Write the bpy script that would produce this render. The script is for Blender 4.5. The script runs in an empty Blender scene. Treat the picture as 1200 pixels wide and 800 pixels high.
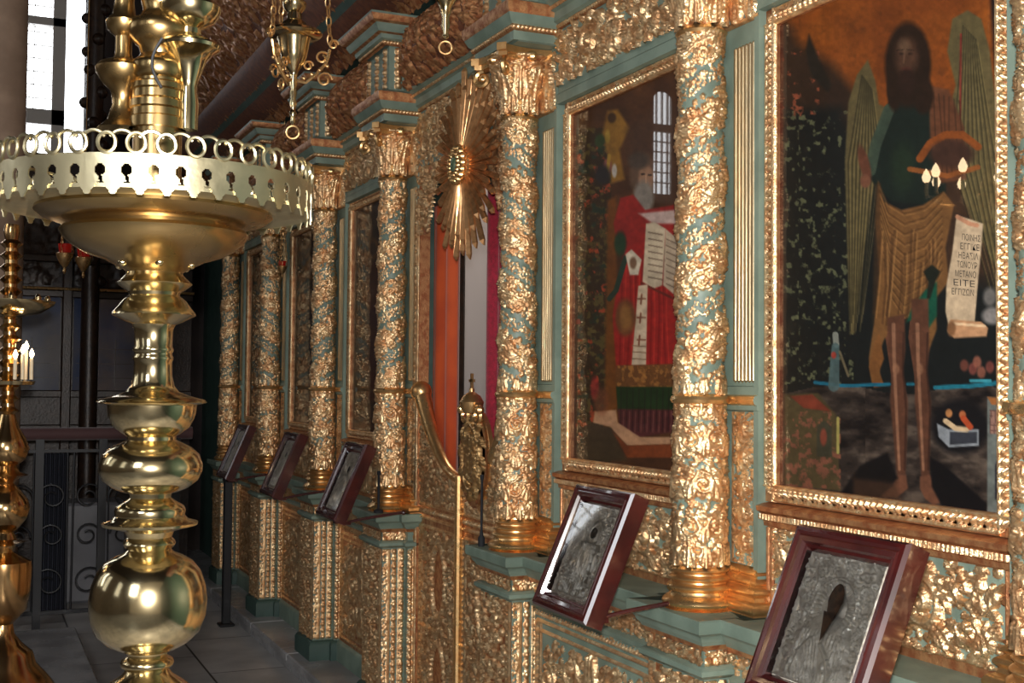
import bpy, math, random
import numpy as np
from mathutils import Vector, Matrix

C = bpy.context.scene.collection
PI = math.pi
rnd = random.Random(7)

# ------------------------------------------------------------------ camera
YAW, PIT, ROL, FPX = 0.42402, 0.03573, 0.00892, 1407.6
EYE = 1.602
Fv = np.array([math.sin(YAW)*math.cos(PIT), math.cos(YAW)*math.cos(PIT), math.sin(PIT)])
Rv = np.array([math.cos(YAW), -math.sin(YAW), 0.0])
Uv = np.cross(Rv, Fv)
R2 = Rv*math.cos(ROL)+Uv*math.sin(ROL)
U2 = -Rv*math.sin(ROL)+Uv*math.cos(ROL)
cam = bpy.data.objects.new('camera', bpy.data.cameras.new('camera'))
C.objects.link(cam)
cam.data.sensor_width = 36
cam.data.lens = FPX/1200*36
cam.data.clip_start = 0.02
cam.matrix_world = Matrix(((R2[0], U2[0], -Fv[0], 0), (R2[1], U2[1], -Fv[1], 0), (R2[2], U2[2], -Fv[2], EYE), (0, 0, 0, 1)))
bpy.context.scene.camera = cam

sc = bpy.context.scene
sc.view_settings.view_transform = 'Standard'
sc.view_settings.look = 'None'
sc.view_settings.gamma = 1
sc.view_settings.use_curve_mapping = False
sc.view_settings.exposure = 0.15
sc.cycles.max_bounces = 6
sc.cycles.sample_clamp_indirect = 4

# world: faint ambient light only (the room is closed apart from the way out behind)
w = bpy.data.worlds.new('world'); sc.world = w; w.use_nodes = True
w.node_tree.nodes['Background'].inputs[0].default_value = (1.0, 0.86, 0.70, 1)
w.node_tree.nodes['Background'].inputs[1].default_value = 0.16

def light(name, kind, loc, energy, color=(1, 1, 1), size=0.1, look=None, **k):
    d = bpy.data.lights.new(name, kind); d.energy = energy; d.color = color
    if kind == 'AREA':
        d.shape = k.get('shape', 'DISK'); d.size = size
        if 'size_y' in k: d.size_y = k['size_y']
    else: d.shadow_soft_size = size
    o = bpy.data.objects.new(name, d); C.objects.link(o); o.location = loc
    if look is not None:
        o.rotation_euler = (Vector(look)-Vector(loc)).to_track_quat('-Z', 'Y').to_euler()
    return o
# the photographer's flash, just above the lens
FLASH = light('camera_flash', 'AREA', (0.0, 0.0, EYE+0.09), 112, (1.0, 0.97, 0.93), 0.07, look=(1.4, 2.9, EYE+.15))
# unseen daylight-tinted area lamps added as ambient fill
light('window_daylight', 'AREA', (-3.2, -2.6, 4.0), 95, (0.90, 0.95, 1.0), 1.4, look=(1.8, 3.4, 1.2), shape='RECTANGLE', size_y=2.2)
light('side_fill', 'AREA', (-4.4, 5.0, 3.6), 18, (0.92, 0.96, 1.0), 1.0, look=(1.8, 7.0, 1.2), shape='RECTANGLE', size_y=2.0)
light('sanctuary_lamp', 'POINT', (3.0, 6.2, 3.4), 70, (1.0, 0.86, 0.70), 0.2)

def ray(u, v): return Fv+R2*(u-600)/FPX-U2*(v-400)/FPX
def on_x(u, v, X):                      # point where a sight line meets the plane x = X
    d = ray(u, v)*1.0; p = d*X/d[0]; return (p[0], p[1], p[2]+EYE)
def on_y(u, v, Y):
    d = ray(u, v); p = d*Y/d[1]; return (p[0], p[1], p[2]+EYE)
def at_depth(u, v, D):
    p = ray(u, v)*D; return (p[0], p[1], p[2]+EYE)
def to_px(x, y, z):
    z = z-EYE
    dz = x*Fv[0]+y*Fv[1]+z*Fv[2]
    return 600+FPX*(x*R2[0]+y*R2[1]+z*R2[2])/dz, 400-FPX*(x*U2[0]+y*U2[1]+z*U2[2])/dz

# ------------------------------------------------------------------ materials
def mat(name, col, rough=0.5, metal=0.0, noise=0.0, nscale=30, col2=None, bump=0.0, bscale=80, coat=0.0, spec=0.5, emit=None, estr=0, rvar=0.0, detail=4, stretch=None, sheen=0):
    m = bpy.data.materials.new(name); m.use_nodes = True
    nt = m.node_tree; b = nt.nodes['Principled BSDF']
    b.inputs['Base Color'].default_value = (*col, 1)
    b.inputs['Roughness'].default_value = rough
    b.inputs['Metallic'].default_value = metal
    b.inputs['Specular IOR Level'].default_value = spec
    if coat: b.inputs['Coat Weight'].default_value = coat; b.inputs['Coat Roughness'].default_value = 0.08
    if sheen: b.inputs['Sheen Weight'].default_value = sheen
    if emit: b.inputs['Emission Color'].default_value = (*emit, 1); b.inputs['Emission Strength'].default_value = estr
    tc = nt.nodes.new('ShaderNodeTexCoord'); src = tc.outputs['Object']
    if stretch:
        mp = nt.nodes.new('ShaderNodeMapping'); mp.inputs['Scale'].default_value = stretch
        nt.links.new(src, mp.inputs[0]); src = mp.outputs[0]
    if col2 is not None or rvar:
        n = nt.nodes.new('ShaderNodeTexNoise'); n.inputs['Scale'].default_value = nscale; n.inputs['Detail'].default_value = detail
        nt.links.new(src, n.inputs['Vector'])
        if col2 is not None:
            r = nt.nodes.new('ShaderNodeValToRGB')
            r.color_ramp.elements[0].position = 0.38; r.color_ramp.elements[1].position = 0.62
            r.color_ramp.elements[0].color = (*col, 1); r.color_ramp.elements[1].color = (*col2, 1)
            nt.links.new(n.outputs[0], r.inputs[0]); nt.links.new(r.outputs[0], b.inputs['Base Color'])
        if rvar:
            mr = nt.nodes.new('ShaderNodeMapRange'); mr.inputs[1].default_value = .3; mr.inputs[2].default_value = .7
            mr.inputs[3].default_value = max(0.03, rough-rvar); mr.inputs[4].default_value = rough+rvar
            nt.links.new(n.outputs[0], mr.inputs[0]); nt.links.new(mr.outputs[0], b.inputs['Roughness'])
    if bump:
        n2 = nt.nodes.new('ShaderNodeTexNoise'); n2.inputs['Scale'].default_value = bscale; n2.inputs['Detail'].default_value = 3
        nt.links.new(src, n2.inputs['Vector'])
        bp = nt.nodes.new('ShaderNodeBump'); bp.inputs['Strength'].default_value = bump; bp.inputs['Distance'].default_value = 0.004
        nt.links.new(n2.outputs[0], bp.inputs['Height']); nt.links.new(bp.outputs[0], b.inputs['Normal'])
    return m
M = {}
M['gold'] = mat('gilding', (0.92, 0.67, 0.38), 0.35, 0.86, nscale=26, col2=(0.66, 0.36, 0.17), rvar=0.10, bump=0.5, bscale=210)
M['gold_smooth'] = mat('burnished_gilding', (0.84, 0.55, 0.25), 0.32, 0.92, nscale=22, col2=(0.66, 0.37, 0.15), rvar=0.08, bump=0.12, bscale=60)
M['gold_red'] = mat('worn_gilding_over_red', (0.60, 0.31, 0.14), 0.40, 0.7, nscale=35, col2=(0.36, 0.13, 0.055), rvar=0.1, bump=0.5, bscale=160)
M['gold_pale'] = mat('pale_gilding', (0.60, 0.44, 0.24), 0.34, 0.8, nscale=18, col2=(0.32, 0.25, 0.15), rvar=0.1, bump=0.2, bscale=90, stretch=(1, 1, .15))
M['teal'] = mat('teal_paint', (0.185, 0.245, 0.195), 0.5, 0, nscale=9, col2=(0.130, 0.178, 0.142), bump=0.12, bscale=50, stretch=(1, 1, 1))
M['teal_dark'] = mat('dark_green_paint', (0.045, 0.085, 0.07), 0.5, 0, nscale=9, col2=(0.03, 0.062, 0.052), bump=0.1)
M['bole'] = mat('red_brown_ground', (0.16, 0.055, 0.025), 0.55, 0.1, nscale=30, col2=(0.09, 0.03, 0.018), bump=.3)
M['brass'] = mat('polished_brass', (0.74, 0.61, 0.36), 0.155, 1, nscale=7, col2=(0.64, 0.50, 0.27), rvar=0.045, bump=0.05, bscale=10)
M['brass_dull'] = mat('brushed_brass', (0.62, 0.54, 0.34), 0.36, 1, nscale=14, col2=(0.46, 0.40, 0.25), rvar=0.08, bump=0.1, bscale=60)
M['copper_brass'] = mat('red_tinted_brass', (0.62, 0.42, 0.20), 0.18, 1, nscale=7, col2=(0.55, 0.32, 0.14), rvar=.05)
M['bronze'] = mat('old_bronze', (0.52, 0.36, 0.16), 0.25, 1, nscale=7, col2=(0.4, 0.26, 0.11), rvar=.06)
M['silver'] = mat('tarnished_silver', (0.93, 0.87, 0.76), 0.36, 0.45, nscale=40, col2=(0.66, 0.60, 0.51), rvar=.1, bump=.3, bscale=120)
M['mahogany'] = mat('mahogany_varnish', (0.055, 0.007, 0.006), 0.25, 0, nscale=8, col2=(0.032, 0.005, 0.005), coat=1.0, stretch=(2, 2, 2))
M['iron'] = mat('black_iron', (0.012, 0.012, 0.014), 0.45, 0.3)
M['marble'] = mat('grey_marble', (0.20, 0.20, 0.215), 0.35, 0, nscale=2.2, col2=(0.12, 0.12, 0.135), rvar=.1, detail=8)
M['marble_step'] = mat('grey_step_marble', (0.34, 0.335, 0.34), 0.28, 0, nscale=3, col2=(0.19, 0.185, 0.19), rvar=.1, detail=8)
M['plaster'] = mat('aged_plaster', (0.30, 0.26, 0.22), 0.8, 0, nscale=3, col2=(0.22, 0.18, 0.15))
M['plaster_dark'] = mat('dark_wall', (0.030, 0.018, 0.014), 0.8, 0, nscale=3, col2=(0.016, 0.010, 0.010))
M['stone'] = mat('pinkish_stone', (0.55, 0.38, 0.27), 0.6, 0, nscale=4, col2=(0.40, 0.27, 0.19))
M['winframe'] = mat('window_paint', (0.42, 0.40, 0.38), 0.6)
M['daylight'] = mat('daylit_pane', (0.8, 0.85, 0.9), 0.4, emit=(0.93, 0.97, 1.0), estr=6)
M['fill_pane'] = mat('added_side_pane', (0.8, 0.85, 0.9), 0.4, emit=(0.93, 0.97, 1.0), estr=0.9)  # glow of the added side panes, for ambient light and brass reflections
M['ray_gilt'] = mat('brushed_copper_gilding', (0.84, 0.47, 0.22), 0.36, 0.9, nscale=30, col2=(0.52, 0.26, 0.11), rvar=.08)
M['orange_cloth'] = mat('orange_red_curtain', (0.62, 0.085, 0.012), 0.7, 0, nscale=5, col2=(0.50, 0.06, 0.01), sheen=.3)
M['crimson'] = mat('crimson_velvet', (0.36, 0.006, 0.03), 0.8, 0, nscale=60, col2=(0.24, 0.004, 0.02), sheen=.3, bump=.6, bscale=200)
M['white_wall'] = mat('sanctuary_wall', (0.42, 0.39, 0.40), 0.7)
M['flame'] = mat('flame', (1, .7, .4), 0.5, emit=(1.0, 0.72, 0.42), estr=22)
M['wax'] = mat('candle_wax', (0.75, 0.62, 0.42), 0.5)
M['red_glass'] = mat('red_glass', (0.30, 0.01, 0.01), 0.08, emit=(0.9, 0.03, 0.01), estr=0.06)
M['dark_wood'] = mat('dark_carved_wood', (0.030, 0.014, 0.007), 0.35, 0.1, nscale=20, col2=(0.016, 0.008, 0.005), bump=.5, bscale=70)
M['velvet'] = mat('brown_velvet', (0.075, 0.03, 0.03), 0.75, sheen=.3)
M['blue_icon'] = mat('dusky_glazed_icon', (0.035, 0.055, 0.12), 0.10, 0, nscale=3, col2=(0.11, 0.10, 0.11), spec=.8)
M['ink'] = mat('ink', (0.03, 0.025, 0.02), 0.7)
M['stone_green'] = mat('green_stone', (0.05, 0.10, 0.06), 0.2, nscale=40, col2=(.1, .14, .08))
M['black_cloth'] = mat('black_cloth', (0.006, 0.007, 0.010), 0.8)
M['drape'] = mat('grey_blue_drape', (0.030, 0.033, 0.048), 0.8)
def glass_mat():
    m = bpy.data.materials.new('picture_glass'); m.use_nodes = True; nt = m.node_tree
    nt.nodes.clear(); o = nt.nodes.new('ShaderNodeOutputMaterial'); mx = nt.nodes.new('ShaderNodeMixShader')
    t = nt.nodes.new('ShaderNodeBsdfTransparent'); g = nt.nodes.new('ShaderNodeBsdfGlossy'); f = nt.nodes.new('ShaderNodeFresnel')
    g.inputs['Roughness'].default_value = 0.03; f.inputs[0].default_value = 1.5
    nt.links.new(f.outputs[0], mx.inputs[0]); nt.links.new(t.outputs[0], mx.inputs[1]); nt.links.new(g.outputs[0], mx.inputs[2]); nt.links.new(mx.outputs[0], o.inputs[0])
    return m
M['glass'] = glass_mat()
def paint_mat():
    m = bpy.data.materials.new('painted_panel'); m.use_nodes = True; nt = m.node_tree; b = nt.nodes['Principled BSDF']
    a = nt.nodes.new('ShaderNodeVertexColor'); a.layer_name = 'Col'
    nt.links.new(a.outputs[0], b.inputs['Base Color']); b.inputs['Roughness'].default_value = 0.5
    b.inputs['Specular IOR Level'].default_value = 0.2
    b.inputs['Coat Weight'].default_value = 0.85; b.inputs['Coat Roughness'].default_value = 0.012
    return m
M['paint'] = paint_mat()

# ------------------------------------------------------------------ mesh helpers
def raw(name, V, F, mats, mi=None, smooth=True, sharp=None):
    me = bpy.data.meshes.new(name)
    V = np.asarray(V, dtype=np.float32)
    if isinstance(F, np.ndarray):
        n = len(F); me.vertices.add(len(V)); me.vertices.foreach_set('co', V.ravel())
        me.loops.add(n*4); me.loops.foreach_set('vertex_index', F.ravel().astype(np.int32))
        me.polygons.add(n); me.polygons.foreach_set('loop_start', np.arange(0, n*4, 4, dtype=np.int32))
        me.polygons.foreach_set('loop_total', np.full(n, 4, dtype=np.int32))
    else:
        me.from_pydata([tuple(map(float, v)) for v in V], [], F)
    for m in mats: me.materials.append(M[m] if isinstance(m, str) else m)
    n = len(me.polygons)
    if mi is not None: me.polygons.foreach_set('material_index', np.asarray(mi, dtype=np.int32))
    me.update(calc_edges=True)
    me.validate()
    me.polygons.foreach_set('use_smooth', np.full(len(me.polygons), smooth))
    if smooth and sharp: me.set_sharp_from_angle(angle=math.radians(sharp))
    return me
class MB:                                # collects shapes that make up ONE mesh
    def __init__(s): s.V = []; s.F = []; s.mi = []
    def add(s, V, F, m=0):
        o = len(s.V); s.V += [tuple(map(float, v)) for v in V]; s.F += [tuple(o+i for i in f) for f in F]; s.mi += [m]*len(F); return s
    def box(s, x0, x1, y0, y1, z0, z1, m=0):
        V = [(x, y, z) for x in (x0, x1) for y in (y0, y1) for z in (z0, z1)]
        return s.add(V, [(0, 1, 3, 2), (4, 6, 7, 5), (0, 4, 5, 1), (2, 3, 7, 6), (0, 2, 6, 4), (1, 5, 7, 3)], m)
    def bbox(s, x0, x1, y0, y1, z0, z1, b=0.006, m=0):      # box with chamfered edges
        import itertools
        X = (x0, x1); Y = (y0, y1); Z = (z0, z1)
        V = []; idx = {}
        for i, j, k in itertools.product((0, 1), repeat=3):
            sx = b if i == 0 else -b; sy = b if j == 0 else -b; sz = b if k == 0 else -b
            for a, v in enumerate([(X[i], Y[j]+sy, Z[k]+sz), (X[i]+sx, Y[j], Z[k]+sz), (X[i]+sx, Y[j]+sy, Z[k])]):
                idx[(i, j, k, a)] = len(V); V.append(v)
        F = []
        for i in (0, 1): F.append([idx[(i, 0, 0, 0)], idx[(i, 1, 0, 0)], idx[(i, 1, 1, 0)], idx[(i, 0, 1, 0)]])
        for j in (0, 1): F.append([idx[(0, j, 0, 1)], idx[(1, j, 0, 1)], idx[(1, j, 1, 1)], idx[(0, j, 1, 1)]])
        for k in (0, 1): F.append([idx[(0, 0, k, 2)], idx[(1, 0, k, 2)], idx[(1, 1, k, 2)], idx[(0, 1, k, 2)]])
        for j in (0, 1):
            for k in (0, 1): F.append([idx[(0, j, k, 1)], idx[(1, j, k, 1)], idx[(1, j, k, 2)], idx[(0, j, k, 2)]])
        for i in (0, 1):
            for k in (0, 1): F.append([idx[(i, 0, k, 0)], idx[(i, 1, k, 0)], idx[(i, 1, k, 2)], idx[(i, 0, k, 2)]])
        for i in (0, 1):
            for j in (0, 1): F.append([idx[(i, j, 0, 0)], idx[(i, j, 1, 0)], idx[(i, j, 1, 1)], idx[(i, j, 0, 1)]])
        for i, j, k in itertools.product((0, 1), repeat=3): F.append([idx[(i, j, k, a)] for a in range(3)])
        return s.add(V, F, m)
    def lathe(s, prof, c=(0, 0, 0), n=40, m=0, ax='z', sx=1, a0=0.0):
        V = []; F = []
        for r, z in prof:
            for i in range(n):
                a = 2*PI*i/n+a0
                if ax == 'z': V.append((c[0]+r*math.cos(a)*sx, c[1]+r*math.sin(a), c[2]+z))
                elif ax == 'x': V.append((c[0]+z, c[1]+r*math.cos(a), c[2]+r*math.sin(a)*sx))
                else: V.append((c[0]+r*math.cos(a), c[1]+z, c[2]+r*math.sin(a)*sx))
        for k in range(len(prof)-1):
            for i in range(n):
                j = (i+1) % n; F.append((k*n+i, k*n+j, (k+1)*n+j, (k+1)*n+i))
        F.append(tuple(range(n))[::-1]); F.append(tuple((len(prof)-1)*n+i for i in range(n)))
        return s.add(V, F, m)
    def tube(s, pts, r, n=8, m=0, closed=False):
        P = [Vector(p) for p in pts]; N = len(P); V = []; F = []
        rr = r if isinstance(r, (list, tuple)) else [r]*N
        up = None
        for i, p in enumerate(P):
            a = P[(i-1) % N] if (closed or i > 0) else P[i]; b = P[(i+1) % N] if (closed or i < N-1) else P[i]
            t = (b-a).normalized()
            if up is None: up = t.orthogonal().normalized()
            up = (up-t*up.dot(t)); up = up.normalized() if up.length > 1e-6 else t.orthogonal().normalized()
            q = t.cross(up)
            for k in range(n):
                an = 2*PI*k/n; V.append(p+(up*math.cos(an)+q*math.sin(an))*rr[i])
        for i in range(N if closed else N-1):
            j = (i+1) % N
            for k in range(n):
                l = (k+1) % n; F.append((i*n+k, i*n+l, j*n+l, j*n+k))
        if not closed: F.append(tuple(range(n))[::-1]); F.append(tuple((N-1)*n+k for k in range(n)))
        return s.add(V, F, m)
    def ball(s, c, r, n=10, m=0, sz=1.0):
        return s.lathe([(r*math.sin(PI*k/n)+1e-5, -r*sz*math.cos(PI*k/n)) for k in range(n+1)], c, n=max(8, n), m=m)
    def ring(s, c, R, r, n=20, m=0, ax='z', k=6):
        pts = []
        for i in range(n):
            a = 2*PI*i/n; u, v = R*math.cos(a), R*math.sin(a)
            pts.append({'z': (c[0]+u, c[1]+v, c[2]), 'x': (c[0], c[1]+u, c[2]+v), 'y': (c[0]+u, c[1], c[2]+v)}[ax])
        return s.tube(pts, r, k, m, True)
    def prism(s, poly, y0, y1, m=0, ax='y'):
        n = len(poly); V = []
        for y in (y0, y1):
            for a, b in poly: V.append({'y': (a, y, b), 'x': (y, a, b), 'z': (a, b, y)}[ax])
        F = [tuple(range(n)), tuple(range(2*n-1, n-1, -1))]+[(i, (i+1) % n, n+(i+1) % n, n+i) for i in range(n)]
        return s.add(V, F, m)
    def sweep(s, prof, path, mats=None, m=0, sign=1, closed_prof=False):   # profile (offset out, z) along a plan path; out is to the left-hand normal * sign
        P = [Vector((p[0], p[1])) for p in path]; N = len(P); V = []; F = []; mi = []
        for i in range(N):
            d1 = (P[i]-P[i-1]).normalized() if i > 0 else None
            d2 = (P[i+1]-P[i]).normalized() if i < N-1 else None
            n1 = Vector((-d1.y, d1.x)) if d1 else None; n2 = Vector((-d2.y, d2.x)) if d2 else None
            if n1 and n2:
                b = (n1+n2).normalized(); b = b/max(0.2, b.dot(n1))
            else: b = n1 or n2
            for o, z in prof: V.append((P[i].x+b.x*o*sign, P[i].y+b.y*o*sign, z))
        k = len(prof); o0 = len(s.V)
        for i in range(N-1):
            for j in range(k-1):
                F.append((i*k+j, i*k+j+1, (i+1)*k+j+1, (i+1)*k+j)); mi.append(mats[j] if mats else m)
            if closed_prof: F.append((i*k+k-1, i*k, (i+1)*k, (i+1)*k+k-1)); mi.append(m)
        F.append(tuple(range(k))); F.append(tuple((N-1)*k+j for j in range(k))); mi += [mats[0] if mats else m]*2
        s.V += V; s.F += [tuple(o0+q for q in f) for f in F]; s.mi += mi
        return s
    def mesh(s, name, mats, smooth=True, sharp=35):
        return raw(name, s.V, s.F, mats, s.mi, smooth, sharp)
def link(name, me, parent=None, loc=None):
    o = bpy.data.objects.new(name, me); C.objects.link(o)
    if parent: o.parent = parent
    if loc: o.location = loc
    return o
def thing(name, label, cat, loc=(0, 0, 0), group=None, rot=(0, 0, 0)):
    o = bpy.data.objects.new(name, None); C.objects.link(o); o.location = loc; o.rotation_euler = rot; o.empty_display_size = .1
    return tag(o, label, cat, group)
def tag(o, label, cat, group=None):
    o['label'] = label; o['category'] = cat
    if group: o['group'] = group
    return o
def struct(name, me):
    o = link(name, me); o['kind'] = 'structure'; return o
def dup(root, loc, label, group=None):
    r = root.copy(); C.objects.link(r); r.location = loc; r['label'] = label
    if group: r['group'] = group
    for ch in list(root.children):
        c = ch.copy(); C.objects.link(c); c.parent = r
        for g in list(ch.children):
            d = g.copy(); C.objects.link(d); d.parent = c
    return r

# ------------------------------------------------------------------ carved ornament: a height field of scrolls, leaves and flowers
class Orn:
    def __init__(s, W, H, res, wrap=False):
        s.W, s.Hh, s.wrap = W, H, wrap
        s.nu = max(2, int(round(W/res))); s.nv = max(2, int(round(H/res)))
        s.du = W/s.nu; s.dv = H/s.nv
        s.U = np.arange(s.nu+1)*s.du; s.Vv = np.arange(s.nv+1)*s.dv
        s.A = np.zeros((s.nv+1, s.nu+1))
    def blob(s, u, v, r, h):
        for off in ((-s.W, 0, s.W) if s.wrap else (0,)):
            uu = u+off
            i0 = max(0, int((uu-r)/s.du)); i1 = min(s.nu, int((uu+r)/s.du)+1)
            j0 = max(0, int((v-r)/s.dv)); j1 = min(s.nv, int((v+r)/s.dv)+1)
            if i0 >= i1 or j0 >= j1: continue
            d2 = ((s.U[i0:i1+1]-uu)[None, :]**2+(s.Vv[j0:j1+1]-v)[:, None]**2)/(r*r)
            q = np.where(d2 < 1, h*np.sqrt(np.clip(1-d2, 0, 1)), 0)
            s.A[j0:j1+1, i0:i1+1] = np.maximum(s.A[j0:j1+1, i0:i1+1], q)
    def line(s, pts, r0, r1, h0, h1=None):
        h1 = h0 if h1 is None else h1
        L = [0]
        for a, b in zip(pts, pts[1:]): L.append(L[-1]+math.hypot(b[0]-a[0], b[1]-a[1]))
        T = L[-1] or 1
        for k, (a, b) in enumerate(zip(pts, pts[1:])):
            d = L[k+1]-L[k]; n = max(1, int(d/(0.45*max(min(r0, r1), s.du))))
            for q in range(n+(k == len(pts)-2)):
                f = q/n; t = (L[k]+d*f)/T
                s.blob(a[0]+(b[0]-a[0])*f, a[1]+(b[1]-a[1])*f, r0+(r1-r0)*t, h0+(h1-h0)*t)
    def leaf(s, u, v, a, L, h, n=4, curl=0.5):
        ca, sa = math.cos(a), math.sin(a)
        mid = []
        for k in range(7):
            t = k/6; b = a+curl*t*t
            mid.append((u+L*t*math.cos(b), v+L*t*math.sin(b)))
        s.line(mid, L*.11, L*.05, h, h*.75)
        for k in range(n):
            t = .12+.7*k/n; p = mid[int(t*6)]; l = L*(.46-.22*t)
            for sd in (-1, 1):
                b = a+curl*t+sd*(1.05-.35*t)
                p1 = (p[0]+l*.55*math.cos(b), p[1]+l*.55*math.sin(b)); b2 = b-sd*.7
                p2 = (p1[0]+l*.5*math.cos(b2), p1[1]+l*.5*math.sin(b2))
                s.line([p, p1, p2], L*.085, L*.075, h*.6, h*.85)
    def spiral(s, u, v, R, a, sg, h, w=.17, turns=1.35, leafy=True):
        pts = []; n = 22
        for k in range(n):
            t = k/(n-1); r = R*(1-.80*t); b = a+sg*turns*2*PI*t
            pts.append((u+r*math.cos(b), v+r*math.sin(b)))
        s.line(pts, R*w, R*w*.8, h*.75, h)
        s.blob(u, v, R*.24, h*1.15)
        if leafy:
            for q in (.5, 1.6, 2.8, 4.0):
                b = a+sg*q; r = R*(1-.80*q/(turns*2*PI))
                s.leaf(u+r*math.cos(b), v+r*math.sin(b), b+sg*.8, R*.8, h*.85, 3, sg*.6)
    def flower(s, u, v, R, h, n=6):
        for k in range(n):
            b = 2*PI*k/n+.3
            s.blob(u+.6*R*math.cos(b), v+.6*R*math.sin(b), R*.38, h*.85)
        s.blob(u, v, R*.36, h*1.15)
    def fill(s, size, h, seed, dens=1.0, test=None, big=.45):
        rg = random.Random(seed); pts = []
        n = int(s.W*s.Hh/(size*size)*2.2*dens)
        for _ in range(n*6):
            if len(pts) >= n: break
            p = (rg.uniform(0, s.W), rg.uniform(0, s.Hh))
            if test and not test(*p): continue
            if all((p[0]-q[0])**2+(p[1]-q[1])**2 > (size*.56)**2 for q in pts): pts.append(p)
        for p in pts:
            k = rg.random(); a = rg.uniform(0, 2*PI); z = size*rg.uniform(.8, 1.15)
            if k < big: s.spiral(p[0], p[1], z*.40, a, rg.choice((-1, 1)), h*rg.uniform(.75, 1.05))
            elif k < big+.35: s.leaf(p[0]-z*.3*math.cos(a), p[1]-z*.3*math.sin(a), a, z*.85, h*rg.uniform(.7, 1.1), 4, rg.uniform(-.8, .8))
            else: s.flower(p[0], p[1], z*.28, h*rg.uniform(.7, 1))
    def beads(s, v, r, h, step, u0=0, u1=None):
        u = u0+step/2; u1 = s.W if u1 is None else u1
        while u < u1: s.blob(u, v, r, h); u += step
    def mesh(s, name, pos, mats=('gold', 'teal'), thr=0.0015):
        U, V = np.meshgrid(s.U, s.Vv)
        P = pos(U, V, s.A)
        nu, nv = s.nu, s.nv
        if s.wrap:
            idx = np.arange((nv+1)*nu).reshape(nv+1, nu); P = P[:, :nu]
            idx = np.concatenate([idx, idx[:, :1]], axis=1)
        else: idx = np.arange((nv+1)*(nu+1)).reshape(nv+1, nu+1)
        F = np.stack([idx[:-1, :-1], idx[:-1, 1:], idx[1:, 1:], idx[1:, :-1]], axis=-1).reshape(-1, 4)
        A = s.A; h = (A[:-1, :-1]+A[:-1, 1:]+A[1:, 1:]+A[1:, :-1])/4
        mi = (h < thr).astype(np.int32).ravel()
        return raw(name, P.reshape(-1, 3), F, mats, mi)
def st(*a): return np.stack(np.broadcast_arrays(*a), axis=-1)
def face_mx(X, y0, z0):  return lambda U, V, A: st(X-A, y0+U, z0+V)     # panel facing the nave (-x)
def face_my(x0, Y, z0):  return lambda U, V, A: st(x0+U, Y-A, z0+V)     # panel facing -y
def cyl(R, z0, cx=0, cy=0, mirror=1):
    def f(U, V, A):
        Rr = R(V) if callable(R) else R
        th = U/0.07142*mirror
        return st(cx+(Rr+A)*np.cos(th), cy+(Rr+A)*np.sin(th), z0+V)
    return f
CIRC = 2*PI*0.07142                      # unrolled length of a shaft used by cyl()

# ------------------------------------------------------------------ layout of the screen
WX = 1.90                                # plane of the icon panels
COLY = {'G': 1.585, 'A': 2.75, 'B': 3.94, 'C': 5.37, 'D': 6.55, 'E': 7.87, 'F': 9.21}
CX = 1.80                                # axis of the columns
ZP = 0.102                               # top of the marble step
ZS0, ZS1 = 0.942, 1.012                  # pedestal shelf
ZR = 1.566                               # collar ring
ZI0, ZI1 = 1.352, 2.542                  # icon panels
ZC = 2.562                               # astragal under the capitals
ZE = 2.80                                # underside of the entablature

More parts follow.
